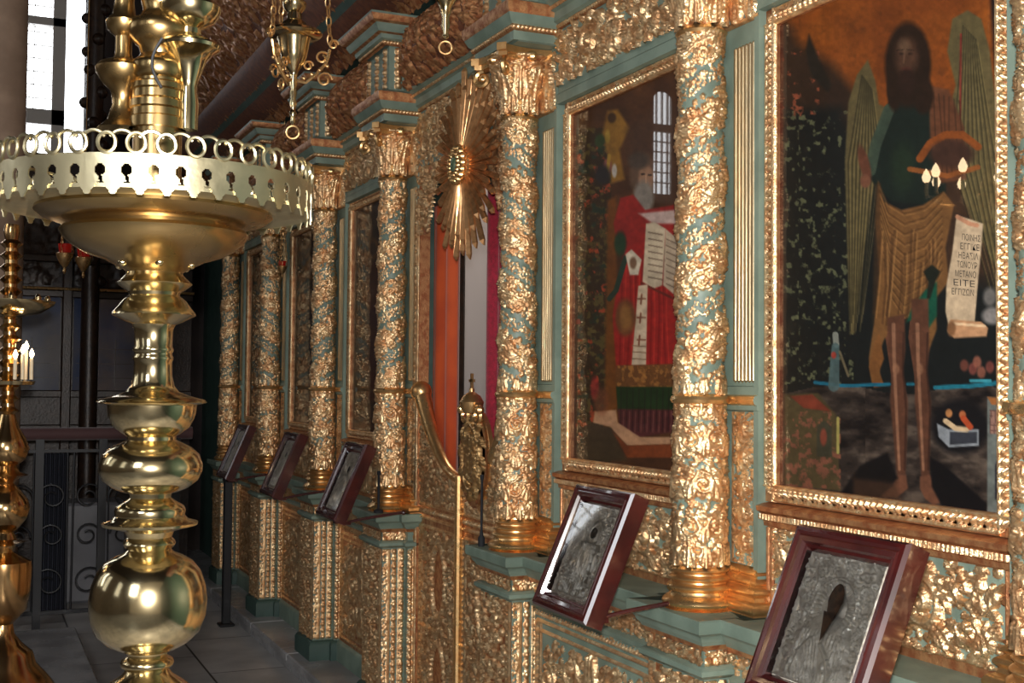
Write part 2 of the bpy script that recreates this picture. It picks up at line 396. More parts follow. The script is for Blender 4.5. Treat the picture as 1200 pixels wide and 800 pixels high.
# ------------------------------------------------------------------ setting
def room():
    struct('floor', MB().box(-5.0, 4.4, -4.0, 11.1, -0.1, 0.0).mesh('floor', [floor_mat()], False))
    m = MB(); m.box(1.66, 2.1, -4.0, 11.0, 0.0, ZP-.03, 0)
    ys = [-4.0, 0.4, 1.9, 3.3, 4.6, 5.75, 6.62, 7.55, 8.9, 11.0]
    for a, b in zip(ys, ys[1:]): m.bbox(1.635, 2.1, a+.003, b-.003, ZP-.045, ZP, .008, 0)
    struct('trim_1', m.mesh('step', ['marble_step']))
    # wall carrying the screen: solid below, above, and either side of the door opening
    m = MB()
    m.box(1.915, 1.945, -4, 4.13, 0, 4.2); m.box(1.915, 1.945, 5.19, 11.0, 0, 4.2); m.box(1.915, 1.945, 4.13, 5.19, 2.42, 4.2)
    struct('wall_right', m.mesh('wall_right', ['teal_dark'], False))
    m = MB()
    # far wall with two openings
    # the openings
    W = [(-3.045, -2.785), (.30, .86), (-1.84, -1.46)]; z0, z1 = 3.55, 5.6; ZT = [4.76, 5.6, 5.6]
    m.box(-5.0, -3.045, 11, 11.25, 0, 6.6); m.box(-2.785, -1.84, 11, 11.25, 0, 6.6); m.box(-1.46, .30, 11, 11.25, 0, 6.6); m.box(.86, 4.4, 11, 11.25, 0, 6.6)
    for (a, b), zz, zo in zip(W, ZT, (z0, z0, 2.9)): m.box(a, b, 11, 11.25, 0, zo); m.box(a, b, 11, 11.25, zz, 6.6)
    for sd, xe in ((1, -3.045), (-1, -2.785)):      # rounded head of the small window
        m.prism([(xe, 4.77)]+[(-2.915-sd*.13*math.cos(q*PI/16), 4.63+.13*math.sin(q*PI/16)) for q in range(9)], 10.99, 11.02)
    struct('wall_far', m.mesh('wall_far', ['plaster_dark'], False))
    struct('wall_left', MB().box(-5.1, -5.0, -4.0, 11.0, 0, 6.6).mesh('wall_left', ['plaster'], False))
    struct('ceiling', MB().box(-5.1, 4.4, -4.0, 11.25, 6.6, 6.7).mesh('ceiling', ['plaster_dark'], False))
    k = 0
    m = MB(); a, b = W[0]; m.box(a, b, 11.04, 11.07, z0, 4.76, 0)
    for x0, x1 in ((a, a+.02), (b-.02, b), (-2.99, -2.98), (-2.92, -2.912), (-2.85, -2.843)): m.box(x0, x1, 11.0, 11.05, z0, 4.76, 1)
    m.box(a, b, 10.99, 11.05, 4.33, 4.40, 1); m.box(a, b, 10.99, 11.05, z0, z0+.1, 1)
    for q in range(6): m.box(a, b, 11.0, 11.05, z0+.22+.11*q, z0+.228+.11*q, 1)
    struct('window_1', m.mesh('window', ['daylight', 'winframe'], False))
    m = MB(); a, b = W[1]; m.box(a, b, 11.12, 11.15, z0, z1, 0)  # bare right strip of the pane glows in place of the lit reveal
    for x0, x1 in ((a, a+.07), (.595, .70)): m.box(x0, x1, 11.0, 11.14, z0, z1, 1)
    for za, zb_ in ((3.80, 3.93), (4.66, 4.73)): m.box(a, .70, 11.0, 11.14, za, zb_, 1)
    for xx in (.45,): m.box(xx-.004, xx+.004, 11.1, 11.13, z0, z1, 1)
    for i in range(1, 16): m.box(a, .6, 11.1, 11.13, 3.93+.115*i-.004, 3.93+.115*i+.004, 1)
    struct('window_2', m.mesh('window', ['daylight', 'winframe'], False)); k = 3
    z0 = 2.9; m = MB(); a, b = W[2]; m.box(a, b, 11.08, 11.11, z0, z1, 0)
    for x0, x1 in ((a, a+.05), (b-.05, b)): m.box(x0, x1, 11.0, 11.1, z0, z1, 1)
    for i in range(1, 3): m.box(a+.127*i-.006, a+.127*i+.006, 11.05, 11.09, z0, z1, 1)
    for i in range(1, 13): m.box(a, b, 11.05, 11.09, z0+.2*i-.006, z0+.2*i+.006, 1)
    struct('window_3', m.mesh('window', ['daylight', 'winframe'], False)); z0 = 3.55
    for i, yc in enumerate((0.2, 3.6, 7.0)):       # glowing panes added on the unseen opposite wall for ambient light
        k += 1; m = MB(); m.box(-4.99, -4.97, yc-.5, yc+.5, 2.4, 4.9, 0)
        for j in range(5): m.box(-4.97, -4.94, yc-.5+.25*j-.015, yc-.5+.25*j+.015, 2.4, 4.9, 1)
        for j in range(9): m.box(-4.97, -4.94, yc-.5, yc+.5, 2.4+.31*j-.015, 2.4+.31*j+.015, 1)
        struct('window_%d' % k, m.mesh('window', ['fill_pane', 'winframe'], False))
    # sanctuary beyond the door
    m = MB(); m.box(3.9, 4.0, 2.0, 8.2, 0, 4.2); m.box(2.02, 3.9, 8.1, 8.2, 0, 4.2); m.box(2.02, 3.9, 2.0, 2.1, 0, 4.2); m.box(2.02, 4.0, 2.0, 8.2, 4.2, 4.3)
    struct('wall_sanctuary', m.mesh('wall_sanctuary', ['white_wall'], False))
def floor_mat():
    m = mat('floor_flagstones', (0.21, 0.205, 0.21), 0.38, 0)
    nt = m.node_tree; b = nt.nodes['Principled BSDF']; tc = nt.nodes.new('ShaderNodeTexCoord')
    br = nt.nodes.new('ShaderNodeTexBrick'); br.inputs['Scale'].default_value = 1.0
    br.inputs['Color1'].default_value = (.52, .50, .48, 1); br.inputs['Color2'].default_value = (.40, .385, .37, 1); br.inputs['Mortar'].default_value = (.05, .045, .045, 1)
    br.inputs['Mortar Size'].default_value = .006; br.inputs['Brick Width'].default_value = .9; br.inputs['Row Height'].default_value = .62
    mp = nt.nodes.new('ShaderNodeMapping'); mp.inputs['Rotation'].default_value = (0, 0, PI/2); nt.links.new(tc.outputs['Object'], mp.inputs[0]); nt.links.new(mp.outputs[0], br.inputs[0])
    n = nt.nodes.new('ShaderNodeTexNoise'); n.inputs['Scale'].default_value = 3; n.inputs['Detail'].default_value = 9; nt.links.new(tc.outputs['Object'], n.inputs[0])
    mx = nt.nodes.new('ShaderNodeMix'); mx.data_type = 'RGBA'; mx.blend_type = 'MULTIPLY'; mx.inputs[0].default_value = .8
    r = nt.nodes.new('ShaderNodeValToRGB'); r.color_ramp.elements[0].position = .3; r.color_ramp.elements[1].position = .7; r.color_ramp.elements[0].color = (.45, .45, .47, 1); r.color_ramp.elements[1].color = (1, 1, 1, 1)
    nt.links.new(n.outputs[0], r.inputs[0]); nt.links.new(br.outputs[0], mx.inputs[6]); nt.links.new(r.outputs[0], mx.inputs[7]); nt.links.new(mx.outputs[2], b.inputs['Base Color'])
    return m
room()

# ------------------------------------------------------------------ columns
def shaft_orn(seed):
    o = Orn(CIRC, 0.985, 0.0036, True)
    pitch = 0.205; k = pitch/CIRC
    rg = random.Random(seed)
    # helical garland: stem + alternating acanthus, scrolls and flowers, teal ground between the turns
    n = int(0.985/pitch)+2
    for t in range(-1, n):
        pts = [(CIRC*q/24, (t+q/24)*pitch) for q in range(25)]
        o.line([(p[0], p[1]+.004*math.sin(q)) for q, p in enumerate(pts)], .006, .006, .011)
        for q in range(14):
            u = CIRC*(q+.5)/14; v = (t+(q+.5)/14)*pitch
            ang = math.atan(k); sd = 1 if q % 2 else -1
            c = rg.random()
            if c < .5: o.leaf(u, v, ang+sd*1.0, .052*rg.uniform(.9, 1.15), .019, 4, -sd*.9)
            else: o.spiral(u+.006, v+sd*.027, .020, ang+sd*2, sd, .015, .2)
            o.leaf(u+.012, v-sd*.006, ang-sd*.75, .036, .013, 3, sd*.6)
            if q % 3 == 0: o.flower(u, v, .017, .021)
    def band(u, v, a): p = (v/pitch-u/CIRC) % 1.0; return p < a or p > 1-a
    o.fill(.034, .013, 77, 1.5, lambda u, v: band(u, v, .30), .4)
    o.fill(.020, .008, 78, 1.0, lambda u, v: not band(u, v, .40), .5)
    for q in range(8): o.leaf(CIRC*q/8, .003, PI/2, .05, .014, 4, 0)
    for q in range(8): o.leaf(CIRC*q/8, .98, -PI/2, .05, .013, 4, 0)
    return o
def lower_orn():
    o = Orn(CIRC, 0.43, 0.0036, True)
    for t in range(3):
        for q in range(6):
            u = CIRC*(q+.5*(t % 2))/6; v = .105+.115*t
            o.spiral(u, v, .031, PI/2, 1 if (q+t) % 2 else -1, .015, .17)
            o.leaf(u+CIRC/12, v-.04, PI/2, .060, .017, 4, .3*(-1)**q)
            o.flower(u+CIRC/12, v+.03, .013, .014)
    o.fill(.034, .012, 79, 1.6)
    for q in range(10): o.leaf(CIRC*q/10, 0.0, PI/2, .062, .021, 4, 0); o.blob(CIRC*(q+.5)/10, .03, .01, .018)
    for q in range(14): o.leaf(CIRC*q/14, .428, -PI/2, .035, .012, 3, 0)
    return o
SO, LO = shaft_orn(3), lower_orn()
upR = lambda V: .0615-.006*(V/1.0)
loR = lambda V: .062+.004*np.sin(V/.43*PI)
up_mesh = {1: SO.mesh('upper_shaft', cyl(upR, ZR+.012, mirror=-1)), -1: SO.mesh('upper_shaft', cyl(upR, ZR+.012, mirror=1))}
lo_mesh = {1: LO.mesh('lower_shaft', cyl(loR, 1.125)), -1: LO.mesh('lower_shaft', cyl(loR, 1.125, mirror=-1))}
ring_mesh = MB().lathe([(.060, -.030), (.067, -.027), (.070, -.020), (.066, -.015), (.066, -.012), (.077, -.009), (.081, 0), (.077, .009), (.068, .012), (.062, .016)], (0, 0, ZR), 48).mesh('collar_ring', ['gold_smooth'])
def tor(z, r, h, k=6): return [(r-h/2+h/2*math.sin(PI*i/k)*1.0, z+h*i/k) for i in range(k+1)]
bp = [(.06, 0.0)]+[(.098, .0)]+tor(.001, .101, .032)+[(.083, .034), (.079, .040), (.078, .046)]+tor(.048, .088, .018)+[(.074, .068), (.0735, .072)]+tor(.073, .082, .014)+[(.071, .09), (.070, .094)]+tor(.095, .078, .013)+[(.066, .113), (.0655, .118)]
base_mesh = MB().lathe(bp, (0, 0, ZS1), 56).mesh('column_base', ['gold_smooth'])
def capital_orn():
    o = Orn(CIRC, .205, .0036, True)
    for q in range(8): o.leaf(CIRC*q/8, .0, PI/2, .082, .020, 5, 0); 
    for q in range(8): o.leaf(CIRC*(q+.5)/8, .05, PI/2, .10, .022, 5, 0)
    for q in range(8): o.spiral(CIRC*(q)/8+.01, .15, .022, 0, 1, .020); o.spiral(CIRC*(q+.5)/8, .165, .018, PI, -1, .016)
    o.beads(.197, .008, .010, CIRC/32)
    return o
CO = capital_orn()
cap_body = CO.mesh('capital', cyl(lambda V: .056+.055*(V/.2)**2, ZC+.012), ('gold', 'gold_red'))
def cap_extra():
    m = MB()
    m.lathe([(.056, -.012), (.066, -.010), (.071, -.002), (.066, .006), (.058, .012)], (0, 0, ZC), 48)
    # abacus with concave sides
    pts = []
    for k in range(4):
        a = PI/4+k*PI/2
        c = Vector((math.cos(a), math.sin(a)))*.185; t = Vector((-math.sin(a), math.cos(a)))
        pts += [c-t*.018, c+t*.018]
        b = a+PI/4
        for dd in (-.35, -.18, 0, .18, .35):
            pts.append(Vector((math.cos(b), math.sin(b)))*(.100+.16*dd*dd)+Vector((-math.sin(b), math.cos(b)))*dd*.30)
    m.prism([(p.x, p.y) for p in pts], ZE-.028, ZE-.002, ax='z')
    m.prism([(p.x*.93, p.y*.93) for p in pts], ZE-.045, ZE-.028, ax='z')
    for k in range(4):                    # corner volutes
        a = PI/4+k*PI/2; d = Vector((math.cos(a), math.sin(a), 0)); pp = []
        for i in range(20):
            t = i/19; r = .032*(1-.8*t); b = PI*.55-t*2*PI*1.3
            pp.append(Vector((0, 0, ZE-.078))+d*(.145+r*math.cos(b))+Vector((0, 0, r*math.sin(b))))
        m.tube(pp, [.011]*10+[.010-.0004*i for i in range(10)], 7)
        m.ball(tuple(Vector((0, 0, ZE-.078))+d*.145), .012, 8)
    for k in range(4):
        a = k*PI/2; m.ball((.105*math.cos(a), .105*math.sin(a), ZE-.03), .020, 8)
    return m.mesh('abacus', ['gold_smooth'])
cap_abacus = cap_extra()
COL_LABELS = {
 'A': 'thick gilded and teal column between the winged saint icon and the red robed saint icon',
 'B': 'gilded column with downward turning garlands at the right side of the curtained doorway',
 'C': 'gilded spiral column at the left side of the curtained doorway, by the third stand',
 'D': 'dim gilded column just right of the second farthest framed icon in the row',
 'E': 'second column from the far end, with dark pole and sloping frame before it',
 'F': 'farthest gilded column in the dark beside the brass stand globe',
 'G': 'gilded column cut off by the right picture edge beside the winged saint icon'}
for k, y in COLY.items():
    t = thing('carved_column', COL_LABELS[k], 'column', (CX, y, 0), 'gilded columns of the screen')
    s = 1 if k in 'BE' else -1
    u = link('upper_shaft', up_mesh[s], t); l = link('lower_shaft', lo_mesh[s], t)
    link('collar_ring', ring_mesh, t); link('column_base', base_mesh, t)
    c = link('capital', cap_body, t); link('abacus', cap_abacus, c)
    rot = {'A': 0.35, 'B': 1.9, 'C': 3.2, 'D': 0.9, 'E': 2.5, 'F': 4.1, 'G': 5.0}[k]
    u.rotation_euler.z = rot; l.rotation_euler.z = rot*1.7

# ------------------------------------------------------------------ pilasters behind the columns
PX = 1.875
def pilaster_meshes():
    z0, z1 = ZS1, ZE
    m = MB(); m.box(PX, 1.93, -.17, .17, z0, z1); m.box(PX-.008, PX, -.17, -.15, z0, z1); m.box(PX-.008, PX, .15, .17, z0, z1)
    slab = m.mesh('pilaster_slab', ['teal'], False)
    m = MB()
    for sd in (-1, 1):
        for i in range(6):
            y = sd*(.058+.0160*i)
            m.lathe([(.0001, ZR+.045), (.0070, ZR+.052), (.0070, ZC-.05), (.0001, ZC-.043)], (PX, y, 0), 12)
    flut = m.mesh('fluting', ['gold_pale'])
    parts = []
    for sd in (-1, 1):
        o = Orn(.105, .40, .0040); o.W
        o.line([(.0525, .02), (.0525, .37)], .004, .004, .008)
        for q in range(5):
            v = .035+.072*q
            for s2 in (-1, 1): o.spiral(.0525+s2*.025, v+.028, .020, PI/2, s2, .013); 
            o.leaf(.0525, v, PI/2, .055, .017, 4, 0)
        o.fill(.026, .010, 80, 1.0, lambda u, v: .012 < u < .093)
        o.line([(.004, 0), (.004, .4)], .003, .003, .005); o.line([(.101, 0), (.101, .4)], .003, .003, .005)
        parts.append(o.mesh('carved_panel', face_mx(PX-.001, (-.150 if sd < 0 else .045), 1.135)))
    m = MB()
    m.sweep([(0, ZR-.03), (.012, ZR-.026), (.014, ZR-.014), (.022, ZR-.010), (.026, ZR), (.022, ZR+.010), (.010, ZR+.014), (.008, ZR+.035), (0, ZR+.038)], [(PX, -.172), (PX, .172)], mats=[0, 0, 1, 1, 1, 1, 0, 0], sign=1)
    ring = m.mesh('band', ['teal', 'gold_smooth'])
    m = MB()
    prof = [(0, ZS1), (.042, ZS1)]+[(.042+.008*math.sin(PI*i/5), ZS1+.004+.028*i/5) for i in range(6)]+[(.030, ZS1+.036), (.026, ZS1+.046)]+[(.028+.008*math.sin(PI*i/5), ZS1+.048+.02*i/5) for i in range(6)]+[(.018, ZS1+.072)]+[(.018+.007*math.sin(PI*i/5), ZS1+.074+.016*i/5) for i in range(6)]+[(.012, ZS1+.095)]+[(.012+.006*math.sin(PI*i/5), ZS1+.098+.014*i/5) for i in range(6)]+[(0, ZS1+.12)]
    m.sweep(prof, [(1.93, -.155), (PX, -.155), (PX, .155), (1.93, .155)], sign=1)
    base = m.mesh('pilaster_base', ['gold_smooth'])
    o = Orn(.34, .215, .0042)
    for q in range(5): o.leaf(.035+.0675*q, .01, PI/2, .085, .02, 5, 0)
    for q in range(4): o.leaf(.068+.0675*q, .06, PI/2, .10, .024, 5, 0)
    for q in range(6): o.spiral(.03+.056*q, .165, .026, 0, (-1)**q, .026)
    o.line([(0, .205), (.34, .205)], .008, .008, .014); o.line([(0, .008), (.34, .008)], .006, .006, .010)
    cap = o.mesh('pilaster_capital', face_mx(PX-.002, -.17, ZC+.01), ('gold', 'teal'))
    return slab, flut, parts, ring, base, cap
PM = pilaster_meshes()
PIL = {'A': 'fluted teal and gold pilaster at the left border of the winged saint icon',
 'B': 'fluted teal pilaster at the left border of the red robed saint icon',
 'C': 'teal fluted pilaster at the left jamb of the curtained doorway',
 'D': 'dim fluted pilaster at the left edge of the nearest narrow dark icon',
 'E': 'dark fluted pilaster right of the column behind the dark pole',
 'F': 'farthest fluted pilaster, beside the last column in the dark',
 'G': 'pilaster at the right picture edge beyond the winged saint icon'}
for k, y in COLY.items():
    t = thing('fluted_pilaster', PIL[k], 'pilaster', (0, y, 0), 'fluted pilasters behind the columns')
    link('pilaster_slab', PM[0], t); link('fluting', PM[1], t)
    for p in PM[2]: link('carved_panel', p, t)
    link('band', PM[3], t); link('pilaster_base', PM[4], t); link('pilaster_capital', PM[5], t)

# ------------------------------------------------------------------ pedestals
SH = [(0, ZS0-.016), (.006, ZS0-.014), (.010, ZS0-.004), (.014, ZS0), (.018, ZS0+.008), (.026, ZS0+.016), (.028, ZS0+.024), (.034, ZS0+.030), (.044, ZS0+.036), (.046, ZS0+.044), (.046, ZS1-.004), (.042, ZS1), (-.30, ZS1)]
SHM = [1, 1, 1, 0, 0, 0, 0, 0, 0, 0, 0, 0]
LOWM = [(0, .855), (.010, .857), (.020, .866), (.020, .878), (.008, .886), (0, .888)]
FX0 = 1.725                               # front face of the pedestal die
def plan(off=0.0, hw1=.137, hw2=.172):
    f = FX0
    return [(1.91, -hw2), (1.835, -hw2), (1.835, -hw1), (f, -hw1), (f, hw1), (1.835, hw1), (1.835, hw2), (1.91, hw2)]
def pedestal_meshes():
    P = plan()
    m = MB(); m.sweep(SH, P, mats=SHM, sign=1); shelf = m.mesh('shelf', ['teal', 'gold_red'])
    m.V = []; m.F = []; m.mi = []
    m = MB(); m.prism([(p[0], p[1]) for p in P]+[], ZP+.105, ZS0, ax='z'); die = m.mesh('die', ['teal'], False)
    m = MB(); m.sweep(LOWM, P, sign=1); low = m.mesh('lower_moulding', ['teal'])
    m = MB(); m.sweep([(0, ZP), (.022, ZP), (.022, ZP+.080), (.016, ZP+.092), (.010, ZP+.100), (0, ZP+.104)], P, sign=1); pl = m.mesh('plinth', ['teal_dark'])
    # friezes: front, side
    o = Orn(.274, .038, .004); o.fill(.030, .012, 5, 1.5); o.line([(0, .003), (.274, .003)], .003, .003, .006)
    fr1 = o.mesh('frieze', face_mx(FX0-.001, -.137, .888), ('gold', 'gold_red'))
    o = Orn(.11, .038, .004); o.fill(.030, .012, 6, 1.5)
    fr2 = o.mesh('frieze', face_my(FX0, -.138, .888), ('gold', 'gold_red'))
    z0, z1 = ZP+.11, .85; H = z1-z0
    # front face: dense leaf panel
    o = Orn(.274, H, .0045)
    o.fill(.05, .02, 11, 1.0, lambda u, v: .045 < u < .229)
    for u in (.012, .036, .238, .262):
        o.line([(u, 0), (u, H)], .004, .004, .008)
    for v in np.arange(.012, H, .022): o.blob(.024, v, .009, .011); o.blob(.250, v, .009, .011)
    f1 = o.mesh('carved_front', face_mx(FX0-.001, -.137, z0), ('gold', 'gold_red'))
    # sides facing the viewer: beaded vertical bands on teal
    def bands(W, us, wide=.009):
        o = Orn(W, H, .004)
        for u, kind in us:
            if kind == 'b':
                for i, v in enumerate(np.arange(.014, H-.01, .034)):
                    o.blob(u, v, .0115, .013); o.leaf(u, v+.008, PI/2, .028, .009, 2, 0)
            elif kind == 'l': o.line([(u, 0.005), (u, H-.005)], .003, .003, .007)
            elif kind == 'd': o.fill(.022, .011, 3, 1.4, lambda a, b: abs(a-u) < .012)
        return o
    o = bands(.11, [(.008, 'd'), (.026, 'l'), (.034, 'l'), (.056, 'b'), (.078, 'l'), (.094, 'b')])
    s1 = o.mesh('banded_side', face_my(FX0, -.138, z0))
    o2 = bands(.075, [(.012, 'b'), (.030, 'l'), (.060, 'l')])
    s2 = o2.mesh('banded_side', face_my(1.835, -.173, z0))
    return shelf, die, low, pl, fr1, fr2, f1, s1, s2
PD = pedestal_meshes()
PED = {'A': 'teal stepped pedestal between the two nearest mahogany framed icons',
 'B': 'teal shelved pedestal right of the royal door, behind the sloping frame',
 'C': 'gilded pedestal with teal shelf left of the royal door',
 'D': 'gilded pedestal standing on green plinth near the lit step edge',
 'E': 'smaller looking gilded pedestal with green plinth behind the dark pole',
 'F': 'farthest pedestal in shadow beside the black pole',
 'G': 'pedestal at the lower right corner beyond the nearest framed icon'}
NM = ['shelf', 'die', 'lower_moulding', 'plinth', 'frieze', 'frieze', 'carved_front', 'banded_side', 'banded_side']
for k, y in COLY.items():
    t = thing('column_pedestal', PED[k], 'pedestal', (0, y, 0), 'pedestals under the columns')
    for n, me in zip(NM, PD): link(n, me, t)

# ------------------------------------------------------------------ painted icons
def lin(c): 
    c = np.asarray(c, float)/255
    return np.where(c <= .04045, c/12.92, ((c+.055)/1.055)**2.4)
class Paint:
    def __init__(s, y0, y1, z0, z1, res, X=WX):
        s.ny = int((y1-y0)/res); s.nz = int((z1-z0)/res)
        s.Y, s.Z = np.meshgrid(np.linspace(y0, y1, s.ny+1), np.linspace(z0, z1, s.nz+1)); s.X = X
        s.u, s.v = to_px(X, s.Y, s.Z)     # painting coordinates
        s.c = np.zeros(s.Y.shape+(3,)); s.rg = np.random.RandomState(5)
    def noise(s, sc, seed=0, ay=1.0):
        rg = np.random.RandomState(seed); out = 0; amp = 1; tot = 0
        for o in range(4):
            g = rg.rand(80, 80); a = (s.u/sc*(2**o)) % 78; b = (s.v/sc/ay*(2**o)) % 78
            i = np.floor(a).astype(int); j = np.floor(b).astype(int); fa = a-i; fb = b-j; fa = fa*fa*(3-2*fa); fb = fb*fb*(3-2*fb)
            q = g[j, i]*(1-fa)*(1-fb)+g[j, i+1]*fa*(1-fb)+g[j+1, i]*(1-fa)*fb+g[j+1, i+1]*fa*fb
            out = out+amp*q; tot += amp; amp *= .55
        return out/tot
    def mix(s, k, col):
        col = np.asarray(col, float); k = np.clip(k, 0, 1)[..., None]; s.c = s.c*(1-k)+col*k
    def poly(s, pts, col, soft=1.5, a=1.0):
        P = np.array(pts, float); n = len(P); d = np.full(s.u.shape, 1e9); ins = np.zeros(s.u.shape, bool)
        for i in range(n):
            x1, y1 = P[i]; x2, y2 = P[(i+1) % n]
            dx, dy = x2-x1, y2-y1; t = np.clip(((s.u-x1)*dx+(s.v-y1)*dy)/(dx*dx+dy*dy+1e-9), 0, 1)
            d = np.minimum(d, np.hypot(s.u-x1-t*dx, s.v-y1-t*dy))
            c = (y1 > s.v) != (y2 > s.v)
            if dy != 0: ins ^= c & (s.u < dx*(s.v-y1)/dy+x1)
        sd = np.where(ins, d, -d); s.mix(a*np.clip(sd/soft+.5, 0, 1), col)
        return ins
    def ell(s, cx, cy, rx, ry, col, soft=.25, a=1.0, rot=0):
        x = s.u-cx; y = s.v-cy; c, q = math.cos(rot), math.sin(rot); x, y = x*c+y*q, -x*q+y*c
        d = np.sqrt((x/rx)**2+(y/ry)**2); s.mix(a*np.clip((1-d)/soft+.5, 0, 1), col)
    def stroke(s, pts, w, col, a=1.0, w2=None):
        d = np.full(s.u.shape, 1e9); n = len(pts)-1
        for i in range(n):
            (x1, y1), (x2, y2) = pts[i], pts[i+1]; dx, dy = x2-x1, y2-y1
            t = np.clip(((s.u-x1)*dx+(s.v-y1)*dy)/(dx*dx+dy*dy+1e-9), 0, 1)
            ww = w if w2 is None else w+(w2-w)*(i+t)/n
            d = np.minimum(d, np.hypot(s.u-x1-t*dx, s.v-y1-t*dy)-ww/2)
        s.mix(a*np.clip(.5-d, 0, 1), col)
    def folds(s, tops, bots, w, col, a=.5, bend=6):
        for i, (p, q) in enumerate(zip(tops, bots)):
            mx = ((p[0]+q[0])/2+bend*math.sin(i*1.7), (p[1]+q[1])/2); s.stroke([p, mx, q], w, col, a)
    def finish(s, name, parent):
        V = st(np.full_like(s.Y, s.X), s.Y, s.Z).reshape(-1, 3); idx = np.arange((s.nz+1)*(s.ny+1)).reshape(s.nz+1, s.ny+1)
        F = np.stack([idx[:-1, :-1], idx[1:, :-1], idx[1:, 1:], idx[:-1, 1:]], -1).reshape(-1, 4)
        me = raw(name, V, F, ['paint'])
        nn = s.noise(5, 91)*.6+s.noise(17, 92)*.4; s.c = s.c*(.72+.5*nn)[..., None]
        at = me.color_attributes.new('Col', 'FLOAT_COLOR', 'POINT')
        c = np.ones((V.shape[0], 4), np.float32); c[:, :3] = lin(np.clip(s.c, 0, 255)).reshape(-1, 3); at.data.foreach_set('color', c.ravel())
        o = link(name, me, parent); return o

def frame_mesh(y0, y1, z0, z1, w=.046, X=WX-.004, res=.0042, seed=1):
    # carved gilt border: beads between two fillets, mitred at the corners
    Vs = []; Fs = []; MI = []; off = 0
    for (a, b, kind) in ((y0, y1, 'bot'), (y0, y1, 'top'), (z0, z1, 'l'), (z0, z1, 'r')):
        L = b-a+2*w; o = Orn(L, w, res)
        o.line([(0, .006), (L, .006)], .0055, .0055, .010); o.line([(0, w-.005), (L, w-.005)], .0045, .0045, .014)
        st_ = .021; n = int(L/st_)
        for i in range(n):
            u = (i+.5)*L/n; o.blob(u, w*.60, .0085, .017); o.leaf(u-.004, .010, PI/2+.5*(-1)**i, .018, .011, 2, 0)
        U, V = np.meshgrid(o.U, o.Vv)
        Us = w-V+(U/L)*(L-2*w+2*V)        # trapezoid: outer edge long, inner edge short
        Us = (w-V)*(1-0)+U*(L-2*(w-V))/L
        if kind == 'bot': y = y0-w+Us; z = z0-w+V
        elif kind == 'top': y = y0-w+Us; z = z1+w-V
        elif kind == 'l': z = z0-w+Us; y = y0-w+V
        else: z = z0-w+Us; y = y1+w-V
        P = st(X-.006-o.A, y, z).reshape(-1, 3)
        idx = np.arange((o.nv+1)*(o.nu+1)).reshape(o.nv+1, o.nu+1)+off
        F = np.stack([idx[:-1, :-1], idx[:-1, 1:], idx[1:, 1:], idx[1:, :-1]], -1).reshape(-1, 4)
        A = o.A; h = (A[:-1, :-1]+A[1:, 1:])/2
        Vs.append(P); Fs.append(F); MI.append((h < .003).astype(np.int32).ravel()); off += len(P)
    return raw('carved_border', np.concatenate(Vs), np.concatenate(Fs), ['gold', 'gold_red'], np.concatenate(MI))
def border_sides(y0, y1, z0, z1, w=.046):
    m = MB()
    for a, b, c, d in ((y0-w, y1+w, z0-w, z0), (y0-w, y1+w, z1, z1+w), (y0-w, y0, z0, z1), (y1, y1+w, z0, z1)): m.box(WX-.010, WX+.015, a, b, c, d)
    return m.mesh('border_backing', ['gold_red'], False)

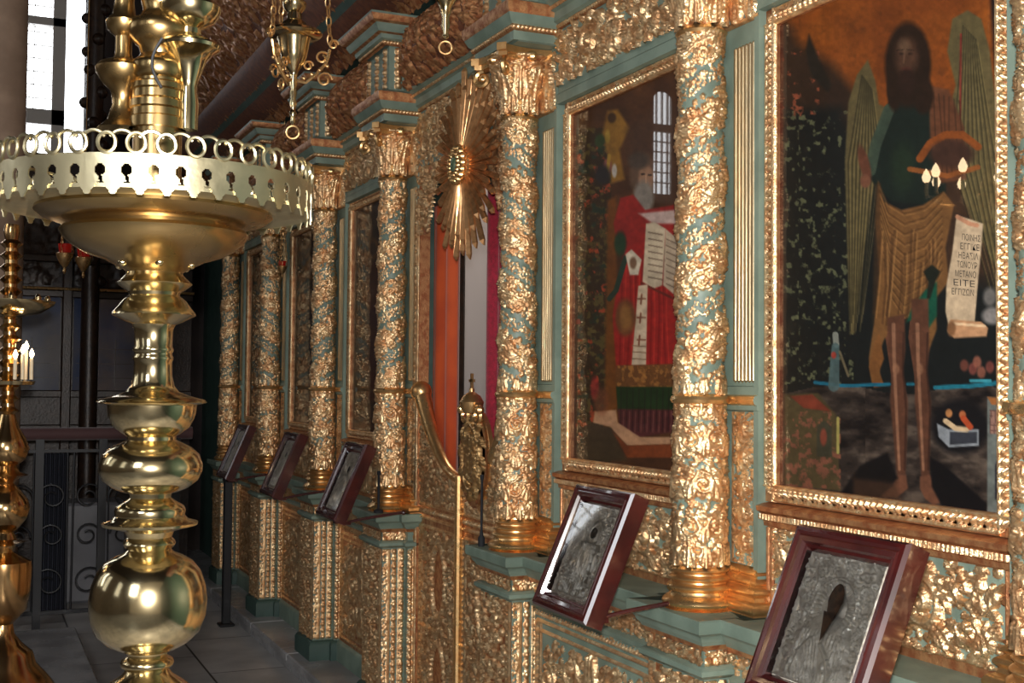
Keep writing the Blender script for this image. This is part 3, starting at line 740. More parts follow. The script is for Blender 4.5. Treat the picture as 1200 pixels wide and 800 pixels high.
def icon_baptist():
    y0, y1 = 1.80, 2.533
    t = thing('icon_painting', 'largest icon, winged saint in tan cloak holding a lettered scroll', 'painting', (0, 0, 0))
    p = Paint(y0, y1, ZI0, ZI1, .0027)
    n1 = p.noise(40, 1); n2 = p.noise(12, 2); n3 = p.noise(6, 3)
    p.c[:] = (104, 52, 20); p.mix((n1-.35)*1.6, (132, 70, 24)); p.mix((n2-.6)*2, (60, 34, 18))
    # dark wood and foliage side, speckled with leaves
    p.poly([(905, 0), (925, 30), (935, 50), (975, 75), (1005, 110), (1005, 620), (905, 620)], (44, 30, 22), 16)
    p.poly([(905, 128), (985, 125), (1000, 170), (1200, 210), (1200, 640), (905, 640)], (17, 20, 20), 14)
    p.mix(((n3-.60)*9).clip(0, 1)*((p.u < 1000) & (p.v > 130) & (p.v < 450))*.8, (92, 94, 66))
    p.mix(((p.noise(7, 8)-.60)*8).clip(0, 1)*((p.u < 960) & (p.v > 60) & (p.v < 140)), (120, 62, 42))
    p.poly([(948, 40), (960, 70), (975, 100), (970, 108), (950, 88), (944, 60)], (30, 26, 22), 4)
    p.poly([(1160, -20), (1205, -20), (1205, 120), (1180, 112), (1166, 80)], (12, 13, 18), 6)
    p.poly([(1100, 180), (1200, 180), (1200, 330), (1100, 330)], (58, 38, 26), 25, .8)
    # wings
    def wing(pts, tip, cx):
        p.poly(pts, (82, 72, 46), 2.5)
        for i in range(9):
            a = pts[0]; x = cx[0]+(cx[1]-cx[0])*i/8
            p.stroke([(a[0]+(x-a[0])*.3, a[1]+18+i*2), (x, 190), (tip[0]+(x-tip[0])*.35, tip[1]-10*(i % 3))], 1.3, (34, 32, 22), .75)
            p.stroke([(a[0]+(x-a[0])*.3+2, a[1]+22+i*2), (x+2.2, 190), (tip[0]+(x-tip[0])*.35+1.5, tip[1]-10*(i % 3))], .9, (128, 112, 70), .5)
    wing([(1017, 70), (1004, 88), (994, 120), (990, 190), (993, 300), (996, 392), (1002, 390), (1012, 300), (1024, 220), (1036, 160), (1043, 128), (1030, 122), (1026, 95)], (998, 388), (994, 1032))
    wing([(1134, 12), (1116, 22), (1110, 60), (1120, 100), (1112, 128), (1118, 200), (1140, 260), (1165, 310), (1186, 360), (1190, 350), (1180, 250), (1168, 130), (1160, 60), (1150, 22)], (1188, 350), (1116, 1166))
    p.stroke([(1126, 40), (1125, 160)], 2.2, (120, 30, 30), .7)
    # legs
    for leg in ([(1048, 365), (1045, 395), (1051, 440), (1054, 500), (1056, 556)], [(1077, 355), (1072, 395), (1078, 440), (1080, 500), (1084, 560)]):
        p.stroke(leg, 17, (84, 52, 38), 1, 9); p.stroke([(a-2, b) for a, b in leg], 5, (138, 98, 74), .8, 3)
    # robe: tunic, drapery, cloak
    p.poly([(1048, 112), (1040, 122), (1026, 160), (1016, 205), (1030, 222), (1046, 236), (1080, 240), (1108, 226), (1110, 150), (1092, 118)], (20, 29, 25), 3)
    p.stroke([(1042, 128), (1026, 170), (1020, 200)], 13, (52, 64, 52), .9)
    p.ell(1058, 195, 13, 28, (32, 46, 30), .8, .6)
    p.poly([(1088, 100), (1112, 105), (1130, 150), (1132, 210), (1100, 215), (1090, 160)], (86, 52, 34), 3)
    p.folds([(1094+6*i, 108+2*i) for i in range(6)], [(1098+6*i, 205) for i in range(6)], 1.4, (44, 26, 18), .7, 2)
    p.ell(1013, 192, 6, 22, (84, 50, 36), .4, 1, -.25); p.ell(1014, 212, 6, 8, (98, 62, 46), .4)
    dr = [(1029, 212), (1036, 236), (1056, 246), (1082, 240), (1106, 224), (1118, 240), (1108, 290), (1112, 330), (1096, 350), (1098, 385), (1088, 412), (1078, 380), (1062, 372), (1048, 380), (1036, 398), (1028, 420), (1034, 450), (1022, 452), (1018, 420), (1024, 380), (1030, 320), (1026, 260)]
    p.poly(dr, (100, 68, 38), 2.5)
    for i in range(11):                   # hanging swags, then long folds below them
        p.stroke([(1030+i*.6, 214+9*i), (1040+i*.5, 238+11*i), (1060, 250+12*i), (1084, 244+11*i), (1104, 226+9*i)], 1.6, (58, 38, 20), .55)
        p.stroke([(1030+i*.6, 217+9*i), (1040+i*.5, 241+11*i), (1060, 253+12*i), (1084, 247+11*i), (1104, 229+9*i)], 1.2, (146, 106, 62), .42)
    rg_ = random.Random(4)
    for i in range(13):
        x = 1030+i*5.6+rg_.uniform(-2, 2); y_ = 290+rg_.uniform(-25, 25); b_ = rg_.uniform(-5, 5)
        p.stroke([(x+3, y_), (x+b_, 335), (x-4+b_, 376+rg_.uniform(-12, 6))], 2.6, (60, 38, 22), .5)
        p.stroke([(x+6, y_), (x+3+b_, 335), (x-1+b_, 372)], 1.5, (150, 110, 66), .45)
    p.poly([(1026, 215), (1032, 215), (1031, 300), (1022, 380), (1024, 300)], (60, 40, 24), 3, .6)
    p.poly([(1030, 390), (1036, 420), (1030, 436), (1037, 452), (1024, 454), (1018, 430), (1024, 404)], (104, 66, 34), 2)
    p.poly([(1084, 340), (1098, 330), (1098, 370), (1088, 385), (1074, 372), (1062, 378), (1068, 362)], (16, 62, 46), 2.5)
    p.poly([(1082, 318), (1092, 310), (1102, 318), (1096, 330), (1090, 350), (1086, 350), (1088, 330)], (22, 26, 20), 2)
    # head
    p.ell(1064, 76, 27, 50, (34, 22, 15), .18); p.ell(1082, 112, 12, 22, (34, 22, 15), .3); p.ell(1048, 104, 9, 26, (34, 22, 15), .3)
    p.ell(1062, 66, 13, 22, (66, 44, 32), .7); p.ell(1060, 54, 7, 8, (92, 70, 52), .9, .7); p.stroke([(1060, 60), (1059, 74)], 2.2, (88, 64, 48), .7)
    p.ell(1056, 63, 2.6, 1.5, (38, 25, 19), .9, .8); p.ell(1067, 63, 2.6, 1.5, (38, 25, 19), .9, .8); p.stroke([(1051, 59), (1058, 58)], 1, (25, 16, 12), .8); p.stroke([(1063, 58), (1071, 59)], 1, (25, 16, 12), .8)
    p.ell(1062, 81, 6, 2.4, (88, 44, 36), .6, .8); p.ell(1062, 96, 10, 16, (38, 24, 18), .4)
    # reflection of an orange arched ring, painted into the panel colour
    p.stroke([(1078, 186), (1090, 168), (1108, 158), (1128, 158), (1146, 172)], 9, (120, 62, 26), .95); p.ell(1115, 180, 26, 16, (56, 36, 28), .4); p.stroke([(1066, 198), (1110, 206), (1146, 196)], 6, (128, 72, 34), .9)
    # rocks, water, little scenes
    rk = p.noise(26, 5, .5)
    low = (p.v > 456-6*np.sin(p.u/25)); p.mix(low*.95, (44, 36, 32)); p.mix(low*((rk-.5)*5).clip(0, 1)*.8, (84, 72, 62)); p.mix(low*((.44-rk)*6).clip(0, 1), (18, 15, 15))
    for ox, oy, ft in ((0, 0, [(1050, 556), (1062, 556), (1064, 572), (1052, 582), (1030, 582), (1034, 576), (1046, 570)]), (28, 4, [(1078, 558), (1090, 556), (1096, 572), (1104, 588), (1094, 592), (1084, 584), (1078, 572)])):
        p.poly([(1040+ox, 372), (1060+ox, 368), (1061+ox, 410), (1058+ox, 436), (1064+ox, 470), (1063+ox, 510), (1061+ox, 556+oy), (1051+ox, 556+oy), (1047+ox, 510), (1043+ox, 470), (1045+ox, 436), (1040+ox, 405)] if ox == 0 else [(1040+ox, 350), (1060+ox, 350), (1061+ox, 410), (1058+ox, 436), (1063+ox, 470), (1062+ox, 510), (1061+ox, 558+oy), (1052+ox, 558+oy), (1048+ox, 510), (1044+ox, 470), (1045+ox, 436), (1040+ox, 405)], (76, 47, 34), 2.5)
        p.poly(ft, (92, 58, 42), 2)
        p.stroke([(1047+ox, 380), (1048+ox, 425), (1050+ox, 470), (1054+ox, 550)], 4.5, (140, 100, 76), .7, 3); p.ell(1050+ox, 432, 4, 6, (134, 94, 70), .6, .7)
        p.stroke([(1059+ox, 390), (1058+ox, 430), (1062+ox, 480), (1060+ox, 550)], 2.5, (44, 26, 20), .7)
    p.stroke([(955, 448), (990, 452), (1042, 450)], 4, (22, 84, 104)); p.stroke([(1096, 454), (1140, 452), (1190, 446)], 5, (26, 96, 112))
    p.stroke([(1064, 450), (1070, 450)], 4, (24, 84, 100))
    p.poly([(985, 578), (1008, 545), (1040, 530), (1052, 560), (1030, 584)], (14, 12, 13), 4); p.poly([(1090, 535), (1110, 548), (1156, 590), (1156, 602), (1105, 595), (1092, 570)], (12, 11, 13), 3)
    p.poly([(1000, 560), (1050, 566), (1060, 600), (1000, 590)], (60, 40, 28), 6, .7)
    p.poly([(918, 462), (958, 460), (980, 486), (985, 575), (918, 568)], (66, 56, 36), 3); p.mix(((n3-.52)*8).clip(0, 1)*((p.u > 918) & (p.u < 985) & (p.v > 482) & (p.v < 572)), (108, 66, 50))
    p.poly([(926, 464), (952, 462), (974, 482), (942, 478)], (104, 46, 32), 2); p.stroke([(982, 490), (982, 530)], 3.5, (140, 130, 72)); p.poly([(957, 500), (966, 492), (975, 500), (975, 535), (957, 535)], (52, 50, 38), 2); p.ell(965, 512, 4, 10, (110, 54, 40), .5)
    p.stroke([(979, 392), (980, 404)], 7, (120, 122, 112)); p.stroke([(979, 406), (977, 452)], 9, (66, 84, 84), .9, 13); p.stroke([(984, 412), (994, 440)], 3, (90, 80, 60)); p.ell(977, 416, 3, 4, (130, 50, 40), .5)
    p.ell(1125, 500, 34, 32, (16, 15, 17), .25)
    p.poly([(1098, 496), (1112, 503), (1147, 503), (1147, 522), (1112, 524), (1100, 512)], (120, 124, 128), 1.5); p.poly([(1113, 506), (1145, 506), (1145, 519), (1113, 521)], (44, 46, 52), 1.5)
    p.stroke([(1108, 493), (1120, 502), (1133, 503)], 6, (176, 150, 116)); p.ell(1112, 484, 4, 5, (150, 100, 60), .4); p.ell(1128, 486, 4, 5, (150, 84, 50), .4); p.stroke([(1129, 490), (1137, 500)], 7, (150, 62, 34))
    p.poly([(1157, 465), (1190, 468), (1190, 615), (1157, 600)], (88, 92, 88), 1.5); p.poly([(1157, 465), (1190, 467), (1190, 476), (1162, 474)], (136, 84, 44), 1.5); p.poly([(1160, 480), (1190, 482), (1190, 508), (1160, 508)], (128, 96, 84), 1.5)
    p.mix((((p.u+p.v*.02) % 5 < 1.2) | (p.v % 6 < 1.2))*((p.u > 1160) & (p.v > 480) & (p.v < 508))*.6, (60, 40, 36))
    p.poly([(1166, 545), (1172, 530), (1180, 526), (1190, 528), (1190, 590), (1166, 585)], (36, 34, 40), 1.5)
    for q, (cx, cy) in enumerate([(1140, 432), (1150, 436), (1130, 428), (1160, 430), (1145, 424), (1172, 436)]): p.ell(cx, cy, 5, 7, [(112, 58, 50), (128, 76, 60), (92, 50, 40)][q % 3], .5, .85)
    p.stroke([(1138, 446), (1160, 446)], 4, (52, 128, 140))
    p.ell(1160, 348, 8, 11, (96, 92, 88), .6, .9); p.ell(1163, 370, 12, 10, (128, 122, 118), .5, .9)
    # scroll
    sc_ = [(1121, 252), (1134, 256), (1152, 262), (1150, 290), (1146, 330), (1142, 380), (1112, 384), (1108, 365), (1109, 335), (1116, 295)]
    p.poly(sc_, (172, 150, 122), 1.5); p.stroke([(1122, 254), (1136, 262), (1145, 264)], 5, (166, 118, 90))
    p.poly([(1114, 374), (1150, 377), (1158, 384), (1156, 394), (1118, 396), (1110, 388)], (164, 122, 88), 1.5); p.stroke([(1118, 379), (1154, 382)], 3, (200, 168, 132)); p.ell(1115, 385, 5, 9, (110, 76, 50), .5)
    # dark red inner rebate at the left
    p.mix((p.u < 921)*((p.u-915)/-6+1).clip(0, 1), (56, 17, 14))
    o = p.finish('painted_panel', t)
    for i, s_ in enumerate(['ΠΟΙΝΗΣ', 'ΕΓΓΙΚΕ', 'ΗΒΑΣΙΛ', 'ΤΩΝΟΥΡ', 'ΜΕΤΑΝΟ', 'ΕΙΤΕ', 'ΕΓΓΙΖΩΝ']):
        a = (1127-1.9*i, 280+10.3*i) if i < 5 else (1118-(i-5)*1.2, 330+11*(i-5))
        a = (1127.5-2.0*i, 281+10.6*i); b = (1149-1.3*i, 283.5+10.6*i)
        A = Vector(on_x(a[0], a[1], WX-.0015)); B = Vector(on_x(b[0], b[1], WX-.0015))
        cu = bpy.data.curves.new('lettering', 'FONT'); cu.body = s_; cu.size = .030
        ob = bpy.data.objects.new('tmp', cu); C.objects.link(ob); bpy.context.view_layer.update()
        me = bpy.data.meshes.new_from_object(ob.evaluated_get(bpy.context.evaluated_depsgraph_get())); bpy.data.objects.remove(ob)
        xs = [v.co.x for v in me.vertices]; x0, x1 = min(xs), max(xs)
        for v in me.vertices:
            f = (v.co.x-x0)/(x1-x0); q = A+(B-A)*f; v.co = Vector((WX-.0015, q.y, q.z+v.co.y*.62))
        me.materials.clear(); me.materials.append(M['ink'])
        l = link('lettering', me, o); l['label'] = 'line of dark Greek capitals on the painted scroll'
    link('carved_border', frame_mesh(y0, y1, ZI0, ZI1), t); link('border_backing', border_sides(y0, y1, ZI0, ZI1), t)
def icon_red():
    y0, y1 = 2.99, 3.705
    t = thing('icon_painting', 'icon of a saint in bright red robes with an open book', 'painting')
    p = Paint(y0, y1, ZI0, ZI1, .0034)
    n1 = p.noise(22, 1); n2 = p.noise(9, 2); n3 = p.noise(5, 4)
    p.c[:] = (62, 38, 24); p.mix((n1-.4)*2, (84, 52, 30))
    fol = (p.u < 716) & (p.v > 150)
    p.mix(fol*.8, (40, 30, 20)); p.mix(fol*((n3-.5)*6).clip(0, 1), (78, 66, 36)); p.mix(fol*((p.noise(7, 9)-.62)*8).clip(0, 1), (142, 58, 34)); p.mix(fol*((p.noise(8, 11)-.60)*8).clip(0, 1), (26, 44, 34))
    p.poly([(712, 235), (722, 230), (724, 500), (708, 500)], (98, 56, 22), 4)
    p.poly([(712, 130), (724, 128), (738, 150), (726, 175), (732, 210), (716, 215), (712, 180), (705, 160)], (128, 90, 36), 4); p.ell(703, 165, 6, 8, (40, 58, 34), .5); p.ell(712, 195, 5, 9, (120, 70, 66), .5); p.ell(720, 200, 3, 8, (170, 160, 150), .5)
    p.ell(717, 138, 5, 6, (60, 40, 26), .5); p.stroke([(714, 182), (712, 200)], 4, (150, 116, 48)); p.ell(712, 160, 3, 8, (150, 120, 50), .5); p.ell(706, 205, 9, 12, (36, 34, 36), .6)
    p.poly([(735, 150), (775, 120), (790, 130), (790, 230), (760, 225), (740, 215)], (72, 50, 38), 14, .8)
    # head & beard
    p.ell(754, 205, 16, 26, (88, 66, 52), .3); p.ell(757, 208, 9, 15, (132, 98, 76), .4); p.ell(754, 232, 12, 20, (126, 116, 106), .4); p.ell(748, 188, 12, 10, (70, 58, 50), .5)
    p.stroke([(752, 204), (755, 204)], 2, (30, 20, 16)); p.stroke([(760, 205), (763, 205)], 2, (30, 20, 16)); p.stroke([(757, 206), (757, 214)], 1.5, (160, 124, 98))
    # robe
    p.poly([(727, 232), (742, 228), (756, 246), (790, 240), (790, 275), (770, 300), (740, 300), (724, 290), (719, 262)], (132, 34, 30), 2.5)
    p.poly([(748, 250), (790, 246), (795, 262), (765, 262)], (176, 150, 140), 3)
    p.poly([(733, 290), (752, 282), (770, 310), (792, 330), (794, 430), (722, 432), (718, 370), (724, 330)], (138, 32, 28), 2.5)
    p.folds([(730+8*i, 300) for i in range(7)], [(726+9*i, 428) for i in range(7)], 2.2, (104, 16, 18), .6, 3)
    p.folds([(734+8*i, 310) for i in range(7)], [(730+9*i, 428) for i in range(7)], 1.2, (190, 58, 44), .5, 3)
    p.ell(727, 285, 7, 14, (30, 52, 34), .5); p.stroke([(733, 302), (722, 340), (714, 350)], 6, (34, 50, 40))
    # open book in two leaves
    p.poly([(757, 262), (767, 260), (780, 268), (776, 334), (766, 338), (753, 330)], (178, 160, 134), 1.5); p.poly([(780, 268), (794, 280), (790, 345), (777, 334)], (168, 148, 124), 1.5)
    for i in range(8): p.stroke([(760, 272+7.5*i), (776, 275+7.5*i)], 1.4, (82, 62, 50), .8); p.stroke([(781, 280+7.5*i), (792, 285+7.5*i)], 1.2, (82, 62, 50), .8)
    p.stroke([(752, 332), (790, 350)], 3, (92, 34, 26)); p.poly([(733, 298), (740, 292), (752, 304), (748, 322), (738, 322)], (186, 172, 150), 1.5); p.ell(742, 308, 4, 7, (110, 80, 60), .5)
    # white stole with crosses
    p.poly([(748, 335), (759, 333), (757, 428), (740, 428)], (182, 160, 134), 1.5)
    for cy in (350, 372, 398): p.stroke([(752-(cy-350)*.05, cy-5), (751-(cy-350)*.05, cy+6)], 2, (112, 66, 48)); p.stroke([(747, cy), (756, cy)], 2, (112, 66, 48))
    for cy in (405, 412, 420): p.stroke([(741, cy), (757, cy+1)], 1.2, (120, 90, 66))
    p.ell(733, 372, 12, 22, (96, 62, 34), .3, .9); p.ell(733, 372, 7, 14, (130, 90, 46), .5, .8)
    # lower tunics
    p.poly([(722, 428), (794, 426), (794, 456), (722, 455)], (94, 58, 30), 2); p.mix(((n3-.5)*6).clip(0, 1)*((p.u > 722) & (p.v > 428) & (p.v < 456)), (140, 92, 46))
    p.poly([(722, 453), (794, 453), (794, 482), (724, 480)], (28, 46, 22), 2); p.poly([(724, 479), (794, 480), (794, 505), (750, 512), (726, 500)], (74, 34, 34), 2)
    for i in range(10): p.stroke([(728+7*i, 456), (727+7*i, 505)], 1.2, (28, 16, 18), .6); p.stroke([(731+7*i, 482), (730+7*i, 506)], 1, (134, 92, 78), .5)
    p.poly([(697, 482), (722, 480), (724, 495), (750, 512), (794, 512), (794, 520), (735, 522), (715, 500), (695, 495)], (166, 124, 92), 2); p.poly([(718, 506), (735, 522), (794, 520), (794, 536), (735, 536)], (112, 54, 28), 2)
    p.poly([(690, 495), (716, 502), (735, 540), (670, 540)], (58, 46, 32), 4); p.ell(697, 455, 5, 14, (150, 40, 40), .5, .7); p.ell(705, 470, 9, 16, (110, 60, 40), .5, .6)
    p.mix((p.u < 677)*((677-p.u)/4).clip(0, 1), (54, 20, 20))
    p.finish('painted_panel', t)
    link('carved_border', frame_mesh(y0, y1, ZI0, ZI1), t); link('border_backing', border_sides(y0, y1, ZI0, ZI1), t)
def icon_dark(y0, y1, label, seed, tint):
    t = thing('icon_painting', label, 'painting')
    p = Paint(y0, y1, ZI0, ZI1, .009); n = p.noise(9, seed)
    cu, _ = to_px(WX, (y0+y1)/2, 2.0); p.c[:] = (36, 22, 15); p.mix((n-.4)*3, (58, 36, 22))
    _, vh = to_px(WX, (y0+y1)/2, 2.3); _, vb = to_px(WX, (y0+y1)/2, 1.5)
    p.poly([(cu-7, vh+15), (cu+7, vh+15), (cu+10, vb), (cu-9, vb)], tint, 4, .8); p.ell(cu, vh, 7, 13, (94, 62, 28), .3, .8); p.ell(cu, vh, 3.5, 8, (52, 34, 24), .4)
    p.finish('painted_panel', t); link('carved_border', frame_mesh(y0, y1, ZI0, ZI1, res=.006), t); link('border_backing', border_sides(y0, y1, ZI0, ZI1), t)
icon_baptist(); icon_red()
icon_dark(5.60, 6.33, 'narrow looking dark brown icon left of the doorway, above the third frame', 3, (60, 30, 22))
icon_dark(6.78, 7.64, 'shadowed icon panel between the second and third columns from the far end', 4, (40, 34, 30))
icon_dark(8.10, 8.98, 'farthest icon panel in darkness between the last two columns', 6, (46, 26, 22))

# ------------------------------------------------------------------ carved panels in the bays
BAYS = [('G', 'A'), ('A', 'B'), ('C', 'D'), ('D', 'E'), ('E', 'F')]
BN = {'GA': 'under the winged saint icon', 'AB': 'under the red robed saint icon', 'CD': 'under the first dark icon left of the doorway', 'DE': 'under the middle dark icon behind the second farthest frame', 'EF': 'under the farthest dark icon by the black pole'}
def scrolls_panel(W, H, res, h, seed, s=1.0):
    o = Orn(W, H, res); c = W/2; R = H*.30*s
    for sd in (-1, 1):
        o.spiral(c+sd*W*.20, H*.50, R, PI/2+sd*.6, -sd, h, .15, 1.5)
        o.spiral(c+sd*W*.385, H*.36, R*.62, 0, sd, h*.85, .17, 1.2)
        o.spiral(c+sd*W*.36, H*.74, R*.52, PI, -sd, h*.8, .17, 1.2)
        o.leaf(c, H*.30, PI/2+sd*.8, H*.42, h, 5, -sd*.7); o.leaf(c+sd*W*.07, H*.08, PI/2-sd*1.1, H*.4, h*.8, 5, sd*.5)
        o.leaf(c+sd*W*.30, H*.10, PI/2+sd*.5, H*.34, h*.9, 4, sd*.6); o.leaf(c+sd*W*.11, H*.92, -PI/2-sd*.2, H*.25, h*.8, 4, sd*.9)
        o.leaf(c+sd*W*.44, H*.15, PI/2, H*.3, h*.8, 4, sd*.6); o.leaf(c+sd*W*.46, H*.62, PI/2, H*.26, h*.8, 4, -sd*.6)
        for q in (.14, .27, .42): o.flower(c+sd*W*q, H*(.14+.7*((q*7) % 1)), H*.07, h*.9)
    o.leaf(c, H*.12, PI/2, H*.5, h*1.15, 6, 0); o.flower(c, H*.80, H*.10, h*1.1, 7)
    return o
LEDGE = [(o*.8, z) for o, z in SH]
apron_cache = {}
for a, b in BAYS:
    ya, yb = COLY[a]+.172, COLY[b]-.172; W = yb-ya; nm = BN[a+b]; far = a+b not in ('GA', 'AB'); res = .0038 if not far else .0065
    t = thing('apron_panel', 'gilded scrollwork panel on teal %s' % nm, 'carved panel', (0, 0, 0), 'scrollwork panels under the icons')
    o = scrolls_panel(W-.07, .205, res, .022, 1)
    o.fill(.04, .014, 91, .8); o.line([(0, .003), (W-.07, .003)], .003, .003, .008)
    link('scrollwork', o.mesh('scrollwork', face_mx(1.893, ya+.035, 1.035)), t)
    m = MB()
    m.sweep([(0, 1.242), (.016, 1.244), (.018, 1.256), (.030, 1.262), (.032, 1.270), (.026, 1.276), (.040, 1.284), (.042, 1.296), (.018, 1.302), (0, 1.304)], [(1.90, ya), (1.90, yb)], sign=1)
    m.box(1.896, 1.915, ya, yb, ZS1, 1.30)
    for y in (ya+.008, ya+.026, yb-.008, yb-.026): m.tube([(1.892, y, 1.02), (1.892, y, 1.24)], .006, 8)
    link('gilt_moulding', m.mesh('gilt_moulding', ['gold_red', 'teal']), t)
    n_ = int(W/.013); o = Orn(W, .014, .0032 if not far else .005)
    for i in range(n_): o.line([((i+.5)*W/n_, .001), ((i+.5)*W/n_, .013)], .0038, .0038, .007)
    link('dentil_row', o.mesh('dentil_row', face_mx(1.868, ya, 1.262), ('gold', 'gold_red'), .001), t)
    # ledge between pedestals
    XL, XD = (1.78, 1.80) if not far else (1.845, 1.865)
    l = MB().sweep(LEDGE, [(XL, ya), (XL, yb)], mats=SHM, sign=1).mesh('ledge', ['teal', 'gold_red'])
    pass; tag(link('ledge', l), 'teal ledge %s' % nm, 'ledge', 'teal ledges between the pedestals')
    # dado
    t = thing('dado_panel', 'carved dado panel low %s' % nm, 'carved panel', (0, 0, 0), 'dado panels below the ledges')
    H = ZS0-.016-ZP-.11
    m = MB(); m.box(XD, 1.93, ya, yb, ZP, ZS0-.01, 0); m.sweep([(0, .84), (.02, .845), (.024, .86), (.010, .868), (0, .87)], [(XD, ya), (XD, yb)], sign=1); m.sweep([(0, ZP), (.02, ZP), (.02, ZP+.09), (.01, ZP+.105), (0, ZP+.11)], [(XD, ya), (XD, yb)], m=0, sign=1)
    link('backing_board', m.mesh('backing_board', ['teal']), t)
    o = Orn(W, H-.005, .0045 if not far else .0075)
    ih = H-.16; cx = W/2
    for u in (.02, .05, W-.05, W-.02): o.line([(u, .02), (u, ih+.03)], .005, .005, .009)
    for v in np.arange(.03, ih+.03, .026): o.blob(.035, v, .010, .012); o.blob(W-.035, v, .010, .012)
    for v in (.02, .05, ih, ih+.03): o.line([(.02, v), (W-.02, v)], .005, .005, .009)
    for sd in (-1, 1):
        for i, (fx, fy, R) in enumerate([(.17, .25, .085), (.17, .55, .085), (.17, .82, .06), (.36, .4, .06), (.36, .7, .055), (.36, .14, .05)]):
            o.spiral(cx+sd*W*fx, .05+(ih-.05)*fy, R, PI/2, sd*(-1)**i, .020, .15)
    for fy in (.1, .4, .7): o.leaf(cx, .05+(ih-.05)*fy, PI/2, .14, .024, 5, 0)
    o.fill(.05, .014, 95, .8, lambda u, v: .08 < u < W-.08 and .06 < v < ih-.03)
    o.beads(ih+.045+.01, .008, .010, .02); o.fill(.034, .012, 4, 1.4, lambda u, v: v > H-.075)
    link('dado_carving', o.mesh('dado_carving', face_mx(XD-.002, ya, ZP+.11), ('gold', 'gold_red' if far else 'teal')), t)

